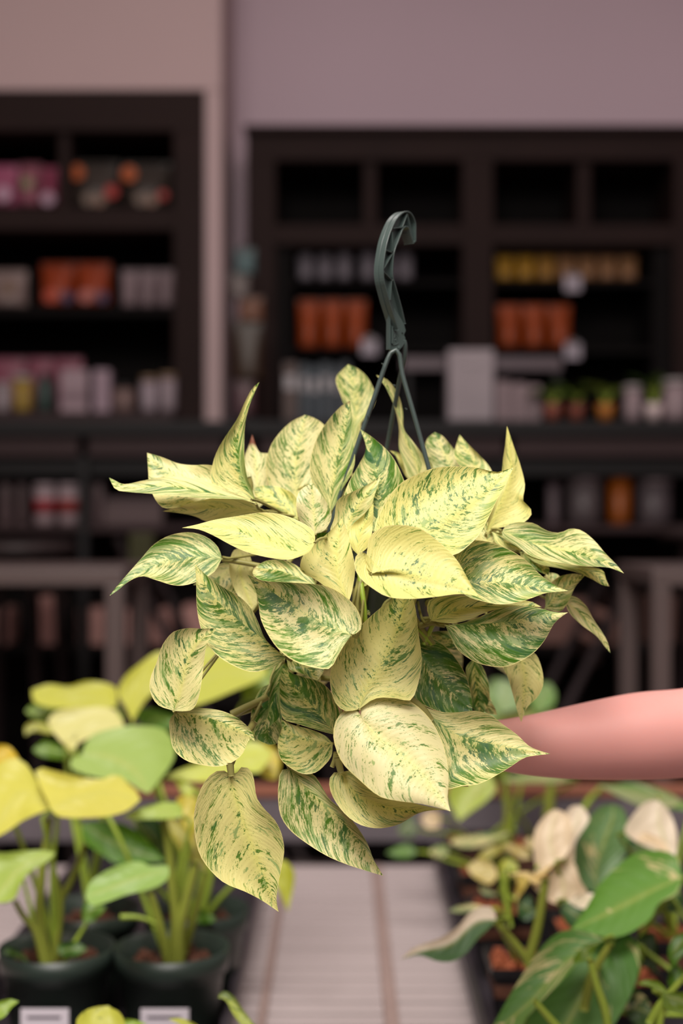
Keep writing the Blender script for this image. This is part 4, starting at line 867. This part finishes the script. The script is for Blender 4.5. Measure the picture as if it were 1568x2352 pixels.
# region, base, sideA, sideB, tip, midrib, Y, k, h, fold, green, yellow, extras
LV = [
 ('F',(252,262),'222,190 160,190 95,250 70,340 82,430 130,540 240,650 370,755 500,785 620,800 740,826','245,150 290,112 390,86 500,108 620,180 710,280 770,400 805,540 812,660 806,770',(824,850),'380,390 540,510 690,670',1.165,0.55,0.0,-0.10,0.15,0.0,{}),
 ('C',(1390,1018),'1318,1030 1262,990 1230,880 1245,760 1310,660 1400,560 1500,470 1590,400','1480,960 1590,960 1670,970 1710,880 1730,760 1712,600 1690,440',(1640,330),'1440,880 1550,700 1620,500',1.195,0.30,0.0,0.16,0.36,0.6,{}),
 ('A',(650,710),'600,600 560,588 480,590 400,580 310,545','560,790 460,810 330,826 285,790 245,700 238,620',(232,523),'480,690 340,620',1.275,0.5,0,0.15,0.3,0.3,{}),
 ('A',(800,780),'700,740 560,680 430,655 300,658 200,676 100,693','700,775 600,772 460,764 330,752 230,744 120,735 60,722',(25,658),'560,740 330,705 150,712',1.245,1.0,0,0.12,(0.25,0.62),0.3,{}),
 ('A',(890,850),'800,795 690,762 560,775 450,802','780,862 680,880 560,897 500,872 430,855',(316,842),'650,820 480,835',1.26,-0.8,0,0.1,0.2,0.65,{}),
 ('A',(826,800),'730,772 640,765 580,680 588,590 615,510 665,425 722,340 768,240 805,172','808,730 780,660 764,560 762,460 768,360 790,265 820,190',(845,136),'748,640 728,500 745,370 790,240',1.255,0.1,-0.1,0.25,(0.42,0.7),0.55,{}),
 ('A',(835,830),'780,720 762,620 766,540 785,488','900,760 915,620 892,528 845,520',(805,422),'830,650',1.33,0.3,0,0.1,0.25,0.05,{'brown':0.16}),
 ('A',(1060,830),'960,780 900,700 880,600 900,500 945,425 1020,352','1110,760 1160,640 1200,500 1202,380 1150,336',(1095,315),'1040,640 1060,470',1.325,0.25,0,0.1,0.42,0.15,{}),
 ('A',(1230,850),'1170,760 1132,680 1120,590 1148,470 1205,365 1290,268','1262,800 1290,730 1345,640 1366,560 1350,420 1350,320',(1338,240),'1245,720 1280,560 1320,380',1.28,0.15,0,0.3,(0.5,0.72),0.3,{'brown':0.03}),
 ('A',(1330,560),'1320,420 1318,300 1290,215 1262,115','1370,480 1400,420 1398,360 1450,300 1478,220 1440,120 1385,65',(1328,40),'1355,400 1370,250 1350,140',1.37,0.2,0,0.1,0.55,0.4,{}),
 ('A',(1480,960),'1330,880 1300,800 1325,700 1385,590 1425,500','1620,860 1655,760 1620,640 1560,530 1470,445',(1395,393),'1495,780 1480,600',1.25,0.25,0,0.15,0.68,0.3,{}),
 ('B',(40,1010),'-50,960 -30,880 -10,780 70,735 160,692','130,950 165,860 185,770 205,710',(223,648),'60,880 140,760',1.235,0.25,0.2,0.18,0.36,0.35,{}),
 ('B',(100,1080),'65,1040 50,980 70,915 130,860','150,1040 172,980 182,880',(185,796),'105,980 150,880',1.22,0.25,0,0.2,0.18,0.7,{}),
 ('A',(1330,1345),'1250,1290 1160,1220 1070,1165 1085,1080 1160,1010 1240,940','1352,1270 1366,1150 1340,1020 1315,930',(1293,878),'1270,1180 1270,1030',1.19,0.3,0,0.12,0.14,0.6,{}),
 ('A',(1146,1016),'1145,955 1075,902 960,858 860,848 720,869 600,888 510,912','1120,1060 1075,1085 1000,1106 900,1095 780,1066 690,1026 590,972 510,940',(422,932),'1080,1060 900,1030 700,940',1.165,0.9,0,0.12,0.24,0.75,{}),
 ('A',(1150,965),'1100,930 1060,880 1045,800 1065,730','1200,945 1236,880 1230,825 1175,740',(1132,684),'1140,830',1.25,0.25,0,-0.1,0.42,0.02,{}),
 ('A',(1055,885),'1040,760 960,712 880,700 830,710','1000,880 930,820 860,790 825,760',(812,722),'950,780',1.30,0.6,0,0.1,0.5,0.8,{}),
 ('A',(1060,890),'1000,850 930,835 880,835','1000,905 920,890 880,870',(845,850),'',1.295,0.6,0,0.1,0.5,0.3,{}),
 ('A',(1235,1040),'1150,1020 1140,975 1180,958','1250,1000 1250,970',(1230,958),'',1.26,0.3,0,0.1,0.95,0.4,{}),
 ('A',(640,1098),'620,1040 560,985 470,957 360,972 270,1022 200,1100 120,1190 60,1260','605,1165 540,1210 450,1243 380,1246 280,1217 205,1196 130,1226 70,1275',(27,1303),'480,1090 300,1125 140,1215',1.235,0.55,0.1,0.1,0.68,0.35,{}),
 ('A',(735,1040),'700,1060 680,1150 705,1260 760,1345','780,1060 812,1150 825,1250 832,1340',(812,1380),'745,1200',1.27,0.15,0,0.1,0.1,0.35,{}),
 ('A',(720,1120),'640,1125 590,1160 540,1190','740,1240 720,1290 660,1290 580,1240',(484,1245),'620,1200',1.285,0.4,0,0.1,0.42,0.2,{}),
 ('C',(985,735),'880,640 838,545 800,470 740,408 650,355 560,292','960,765 900,798 800,816 690,775 600,712 545,630 515,540 502,440 500,330',(494,228),'870,640 740,540 590,400',1.205,0.30,0,0.14,0.58,0.5,{}),
 ('C',(1345,615),'1395,590 1400,530 1362,450 1290,388 1200,345 1080,332 960,325 860,318','1300,680 1260,750 1228,798 1100,782 1010,742 940,682 885,600 850,520 838,430 815,345',(778,284),'1200,560 1030,460 890,360',1.175,0.45,0.05,0.18,(0.5,0.62),0.18,{}),
 ('C',(1160,350),'1130,300 1100,275 1030,225 960,204 880,210','1080,340 960,330 850,315 808,280',(816,245),'980,270',1.245,0.4,0,0.1,0.62,0.4,{'brown':0.02}),
 ('D',(172,278),'145,240 150,150 170,70 240,24 330,14 430,30 520,88 600,160 650,220 700,310 745,380','172,262 140,200 135,152 90,180 80,240 108,300 180,360 260,405 380,417 520,406 650,390 720,396',(778,412),'300,275 480,300 640,340',1.150,0.55,0.0,0.12,0.20,0.7,{}),
 ('D',(590,265),'640,160 680,110 740,97 830,110 930,150 1020,210 1100,290 1180,345','620,345 700,405 760,425 860,446 950,440 1040,415 1120,386 1190,378',(1247,373),'700,325 860,325 1060,352',1.185,0.5,-0.1,0.12,0.6,0.45,{}),
 ('B',(385,990),'280,1010 190,950 212,860 260,770 330,690 420,640 520,604 620,597 740,602 850,628 900,618','470,1060 560,1085 635,1076 690,1040 760,970 815,870 865,765 905,695',(948,602),'520,910 650,815 790,730 880,650',1.185,0.6,-0.05,0.13,0.42,0.72,{}),
 ('B',(800,960),'815,880 850,760 880,660 890,560 902,480','850,935 930,922 1000,905 1045,860 1040,825 1000,785 1010,700 985,590 950,490',(912,376),'870,800 930,650 925,520',1.28,0.2,0.2,0.2,0.22,0.7,{}),
 ('B',(620,680),'520,620 490,570 466,500 478,445','720,640 680,575 620,500 560,430',(518,410),'580,540',1.34,0.3,0,0.1,0.55,0.1,{}),
 ('B',(770,660),'670,610 625,540 635,480','830,640 810,590 755,530 700,475',(654,424),'720,560',1.33,0.3,0,0.1,0.5,0.4,{}),
 ('B',(440,690),'380,670 345,570 322,490 322,390 300,280 250,165','480,660 510,600 452,530 400,462 352,395 345,300 320,205 262,125',(198,97),'420,580 360,450 330,330 280,200',1.315,0.1,0,0.25,0.42,0.3,{'nt':34}),
 ('B',(390,690),'360,650 330,595 300,530','400,650 370,575 320,522',(272,510),'',1.32,0.1,0,0.1,0.3,0.6,{}),
 ('D',(885,48),'915,10 990,-2 1060,5 1130,45 1200,56 1260,34 1320,45 1390,100 1450,170 1510,230','890,80 960,125 1040,182 1110,205 1200,220 1330,238 1470,247',(1550,278),'1050,110 1250,160 1420,210',1.25,0.7,0.1,0.1,0.55,0.25,{'wav':0.008}),
 ('D',(1000,170),'1080,195 1200,222 1350,240 1435,262 1452,310','1080,225 1200,250 1300,275 1380,312 1430,340',(1472,350),'1200,235 1380,275',1.275,0.6,0,0.1,0.52,0.7,{'brown':0.03}),
 ('D',(830,50),'880,60 950,105','850,110 900,138 960,150',(1025,150),'',1.26,0.7,0,0.1,0.5,0.5,{}),
 ('D',(790,170),'740,100 760,40 800,0','860,140 870,60 840,10',(825,-5),'',1.27,0.3,0,0.1,0.4,0.4,{}),
 ('D',(985,160),'990,210 1040,240 1090,270','1050,162 1075,200 1140,245',(1140,288),'',1.28,0.4,0,0.1,0.7,0.4,{}),
 ('D',(1120,470),'1130,370 1180,305 1270,280','1200,485 1245,435 1285,350',(1337,289),'1200,380',1.275,0.2,0,0.1,0.6,0.4,{}),
 ('D',(1160,400),'1090,330 1120,290','1200,300 1180,280',(1130,272),'',1.29,0.3,0,0.1,0.5,0.1,{}),
 ('D',(1225,430),'1270,400 1340,450 1385,530 1432,600 1462,655','1250,490 1320,560 1400,620 1448,680',(1476,712),'1320,500 1410,600',1.28,0.1,0,0.1,0.42,0.2,{}),
 ('D',(495,535),'475,470 490,425 560,405 700,400 900,420 1040,430','560,547 620,549 700,532 800,490 900,466 1000,456',(1102,462),'650,480 850,450',1.215,0.7,0,0.1,0.36,0.7,{}),
 ('D',(575,560),'640,555 740,525 830,485 900,465 1000,455 1080,465 1180,490','600,615 640,690 720,752 800,781 900,789 980,760 1060,710 1120,640 1170,550 1205,518',(1245,491),'700,558 900,543 1090,505',1.20,0.55,0,-0.12,0.68,0.22,{}),
 ('D',(400,660),'420,610 470,618 560,662 640,750 690,840 718,950','370,780 380,900 410,970 460,998 520,1025 600,1043 680,1036',(724,1030),'500,800 620,930',1.225,0.3,0,0.05,0.88,0.1,{}),
 ('D',(735,740),'690,790 700,900 720,1000 750,1040','780,790 812,880 815,970 790,1030',(775,1055),'745,900',1.28,0.15,0,0.1,0.72,0.6,{}),
 ('D',(800,900),'760,980 800,1040','830,980 850,1020',(858,1050),'',1.29,0.15,0,0.1,0.4,0.4,{}),
 ('D',(640,640),'620,600 560,592 480,600 440,605','680,700 600,690 500,640',(430,620),'560,630',1.25,0.5,0,0.1,0.6,0.5,{}),
 ('D',(980,720),'890,780 915,840 942,930 960,1000 975,1050','1060,712 1100,790 1110,880 1080,950 1020,1012',(990,1090),'1010,850 1000,980',1.27,0.1,0,0.15,0.2,0.45,{}),
 ('F',(585,140),'640,170 760,212 880,212 980,203 1080,230 1160,290 1250,355 1330,430 1400,460','610,230 700,400 760,560 790,710 880,690 1000,676 1080,640 1200,570 1300,505 1380,490',(1467,480),'760,290 900,370 1150,430',1.195,0.4,-0.05,0.15,(0.36,0.62),0.35,{}),
 ('F',(790,640),'850,650 940,680','800,700 860,690',(938,692),'',1.22,0.2,0,0.1,0.3,0.1,{}),
 ('F',(118,598),'200,590 280,660 400,740 560,790 740,830','75,600 44,650 60,740 130,850 220,925 310,955 400,957 500,930 620,862 740,840',(872,846),'230,740 450,830 680,838',1.19,0.6,0,-0.08,0.36,0.6,{}),
 ('E',(497,470),'470,448 420,443 350,495 298,600 275,710 280,830 310,950 375,1045 460,1120 580,1170 680,1222','528,460 565,420 612,438 636,500 650,600 690,665 760,740 800,820 817,920 802,1020 782,1120 770,1220',(783,1292),'520,600 590,800 670,1020',1.195,0.12,0.1,0.10,0.30,0.55,{}),
 ('E',(160,98),'240,73 340,70 440,85 520,118 590,172 630,225','128,140 132,230 155,320 230,385 330,412 420,420 500,397 565,345 600,270 620,250',(640,268),'330,120 480,170 590,225',1.20,0.25,0,0.05,0.42,0.45,{}),
 ('C',(378,1028),'290,995 248,920 250,850 285,760 310,680 345,625 380,594 460,576 530,580','430,1030 480,1020 512,960 532,850 545,740 560,660',(612,577),'415,920 445,790 500,670',1.185,0.15,-0.1,0.14,(0.45,0.34),0.3,{}),
 ('C',(1260,1160),'1150,1130 1050,1098 975,1072 955,960 958,860','1290,1080 1245,940 1180,872 1085,842 1012,818',(974,778),'1150,1020 1040,900',1.225,0.25,0,0.15,0.68,0.5,{}),
 ('C',(1245,1205),'1205,1165 1120,1128 1030,1105','1240,1270 1205,1320 1150,1365 1080,1372 1000,1330 958,1285 944,1200 965,1130',(964,1073),'1140,1190 1040,1160',1.215,0.25,0,0.1,0.5,0.6,{}),
 ('E',(845,432),'798,445 782,520 780,620 795,715 850,800 950,880 1080,960 1200,1010 1330,1052','930,440 1000,475 1045,545 1095,622 1180,690 1260,790 1320,890 1352,975',(1411,1076),'960,560 1130,710 1280,890',1.21,0.2,0,0.12,0.56,0.2,{}),
 ('C',(905,880),'855,905 812,990 798,1090 830,1180','965,900 968,1010 965,1110 940,1205',(895,1214),'890,1050',1.255,0.15,0,0.1,0.78,0.1,{}),
 ('C',(975,770),'915,830 900,920 890,1040 870,1110','975,860 965,960 955,1060 905,1110',(858,1147),'935,930',1.24,0.15,0,0.2,0.85,0.2,{}),
 ('C',(990,735),'1040,735 1130,760 1195,800','1010,800 1090,830 1140,855',(1165,862),'',1.235,0.5,0,0.1,0.5,0.4,{}),
 ('M',(370,260),'330,200 260,180 180,190','330,330 240,350 170,320 130,280',(120,235),'240,250',1.24,0.5,0,-0.1,0.62,0.3,{}),
 ('D',(160,300),'110,300 98,350','150,340 120,352',(95,352),'',1.23,0.3,0,0.1,0.05,0.6,{'nt':12}),
]
crown = Vector((prim.x, PY, prim.z-0.02))
PET = mat('pale_petiole', (214, 206, 120), 0.4, var=0.2, scale=40)
for (rg, ba, a, b_, tp, md, Y, k, h, fo, g, ye, ex) in LV:
    ex = dict(ex)
    o, b3, nx = leaf(HP, rg, ba, a, b_, tp, md, Y, k=k, h=h, fold=fo, green=g, yel=ye, **ex)
    d = (b3-nx); d = d.normalized()*0.018 if d.length > 1e-6 else Vector((0, 0, 0.01))
    c = crown+Vector((random.uniform(-0.03, 0.03), random.uniform(-0.03, 0.01), random.uniform(-0.01, 0.01)))
    rimp = c+Vector(((b3.x-c.x)*0.3, 0.004, 0.025 if b3.z > c.z-0.05 else 0.03))
    cen = (rimp+b3)/2+Vector((0, 0.028, 0.004))
    tube('petiole', [c, rimp, cen, b3+d*0.35+Vector((0, 0.012, 0)), b3], [0.0020, 0.0016, 0.0013, 0.0012], PET, o, seg=7, n=18)
# visible petioles
for (rg, s, Y, r) in [('D','440,530 520,528 590,560',1.225,0.0022), ('D','430,565 500,548 575,560',1.22,0.0028), ('D','320,400 250,440 215,560',1.235,0.002), ('D','95,350 95,420 110,560',1.24,0.004), ('D','140,330 130,400 115,480',1.235,0.004),
    ('D','200,380 190,460 230,560',1.245,0.003), ('D','430,420 480,440 560,430',1.25,0.004), ('D','480,400 540,470 460,500',1.26,0.003), ('D','450,480 520,450 600,470',1.27,0.003),
    ('A','640,1100 690,1110 800,1130 900,1150',1.262,0.0024), ('E','490,395 494,430 499,475',1.197,0.003), ('E','495,400 540,300 640,150',1.22,0.003), ('E','500,108 560,78 640,40 720,0',1.25,0.0032), ('E','500,110 600,85 680,50',1.255,0.0024),
    ('F','100,500 108,550 120,600',1.195,0.003), ('F','90,470 80,520 62,565',1.2,0.0022), ('C','1180,850 1240,855 1300,850',1.24,0.0025), ('A','780,800 795,700 785,655',1.30,0.003), ('F','560,130 640,190 700,270',1.2,0.0035)]:
    tube('stem', [W(*px(rg, p), Y) for p in pl(s)], [r*1.1, r, r*0.9], PET, HP, seg=8, n=14)
# vine stems inside and leaves on the far side of the pot
rnd = random.Random(11)
for i in range(26):
    a = math.radians(rnd.uniform(15, 165)); el = rnd.uniform(-0.10, 0.06); R0 = rnd.uniform(0.05, 0.085)
    b0 = Vector((prim.x+math.cos(a)*R0, PY+0.01+math.sin(a)*R0, prim.z+el)); out = Vector((math.cos(a), math.sin(a), -0.25-0.5*rnd.random()))
    tp = b0+out.normalized()*rnd.uniform(0.06, 0.085)
    o = leaf3(HP, b0, tp, rnd.uniform(0.045, 0.06), (0, 0, 1), M_MARB, None, green=rnd.uniform(0.3, 0.6), nt=12, ns=4)
    tube('petiole', [crown+Vector((0, 0.02, 0)), (crown+b0)/2+Vector((0, 0.01, 0.02)), b0], [0.0018], PET, o, seg=6, n=8)
for i in range(9):
    xx = 830+i*22; 
    tube('vine', [crown+Vector((0, -0.03, 0)), W(xx, 1290, PY-0.045), W(xx+rnd.uniform(-40, 40), 1400, PY-0.065), W(xx+rnd.uniform(-60, 60), 1480, PY-0.06)], [0.003, 0.0025, 0.002], PET if i % 2 else STEM, HP, seg=7, n=14)

# ---------------- the arm ----------------
SK = mat('skin', (214, 150, 142), 0.6, var=0.06, scale=14, bump=0.02, sss=0.25)
def body_mesh():
    me = bpy.data.meshes.new('body'); V = []; E = []; Rr = []
    def add(p, r, prev=None):
        V.append(tuple(p)); Rr.append(r); i = len(V)-1
        if prev is not None: E.append((prev, i))
        return i
    AY = 1.345
    pz = lambda x, y, Y=AY: W(x, y, Y)
    sh = add(Vector((0.62, 1.42, pz(0, 1500).z+0.20)), (0.058, 0.062))
    e0 = add(Vector((0.50, 1.38, pz(0, 1560).z+0.09)), (0.050, 0.052), sh)
    e1 = add(pz(1690, 1668, 1.36), (0.047, 0.049), e0)
    p = e1
    for (x, y0, y1, Y) in ((1568, 1577, 1793, 1.355), (1480, 1580, 1797, 1.35), (1400, 1597, 1797, 1.35), (1310, 1617, 1796, 1.345), (1220, 1638, 1788, 1.34), (1140, 1651, 1774, 1.335)):
        r = (y1-y0)/2/F*Y*1.05; p = add(pz(x, (y0+y1)/2, Y), (r, r*0.95), p)
    wr = add(pz(1085, 1700, 1.325), (0.026, 0.021), p)
    pm = add(pz(1030, 1680, 1.305), (0.033, 0.017), wr)
    pk = add(pz(960, 1664, 1.29), (0.038, 0.013), pm)
    # fingers under and around the far side of the pot
    for j, (oy, L, r) in enumerate(((-0.026, 0.062, 0.0085), (-0.006, 0.070, 0.009), (0.015, 0.066, 0.0085), (0.034, 0.052, 0.0075))):
        k = W(960, 1664, 1.29); b0 = add(Vector((k.x-0.012, k.y+oy, k.z+0.002)), (r*1.1, r), pk)
        b1 = add(Vector((k.x-0.012-L*0.45, k.y+oy*1.1, k.z+0.004)), (r, r), b0)
        b2 = add(Vector((k.x-0.012-L*0.78, k.y+oy*1.1, k.z+0.014)), (r*0.92, r*0.92), b1)
        add(Vector((k.x-0.012-L, k.y+oy*1.05, k.z+0.030)), (r*0.8, r*0.8), b2)
    t0 = add(pz(1050, 1668, 1.285)+Vector((0, -0.012, 0.006)), (0.012, 0.012), pm)
    t1 = add(pz(1020, 1640, 1.255), (0.0105, 0.0105), t0)
    add(pz(1010, 1590, 1.245), (0.009, 0.009), t1)
    me.from_pydata(V, E, [])
    o = bpy.data.objects.new('tmp', me); COL.objects.link(o)
    m = o.modifiers.new('skin', 'SKIN'); sv = me.skin_vertices[0].data
    for i, r in enumerate(Rr): sv[i].radius = r; sv[i].use_root = (i == 0)
    m.branch_smoothing = 0.6
    s = o.modifiers.new('sub', 'SUBSURF'); s.levels = 3; s.render_levels = 3
    dg = bpy.context.evaluated_depsgraph_get(); em = bpy.data.meshes.new_from_object(o.evaluated_get(dg))
    bpy.data.objects.remove(o); em.name = 'body'; em.shade_smooth(); return em
PS = thing('person', 'person reaching in from the right, bare pale forearm supporting the hanging plant from below', 'person', (0.5, 1.38, 0.9))
bd = mkobj('body', body_mesh(), SK, PS)
tube('sleeve', [Vector((0.66, 1.43, W(0, 1500, 1.345).z+0.245)), Vector((0.60, 1.412, W(0, 1500, 1.345).z+0.185)), Vector((0.545, 1.395, W(0, 1560, 1.345).z+0.15))], [0.078, 0.076, 0.072], mat('grey_cloth', (120, 116, 120), 0.9, bump=0.2, scale=60), PS, seg=24, n=14)
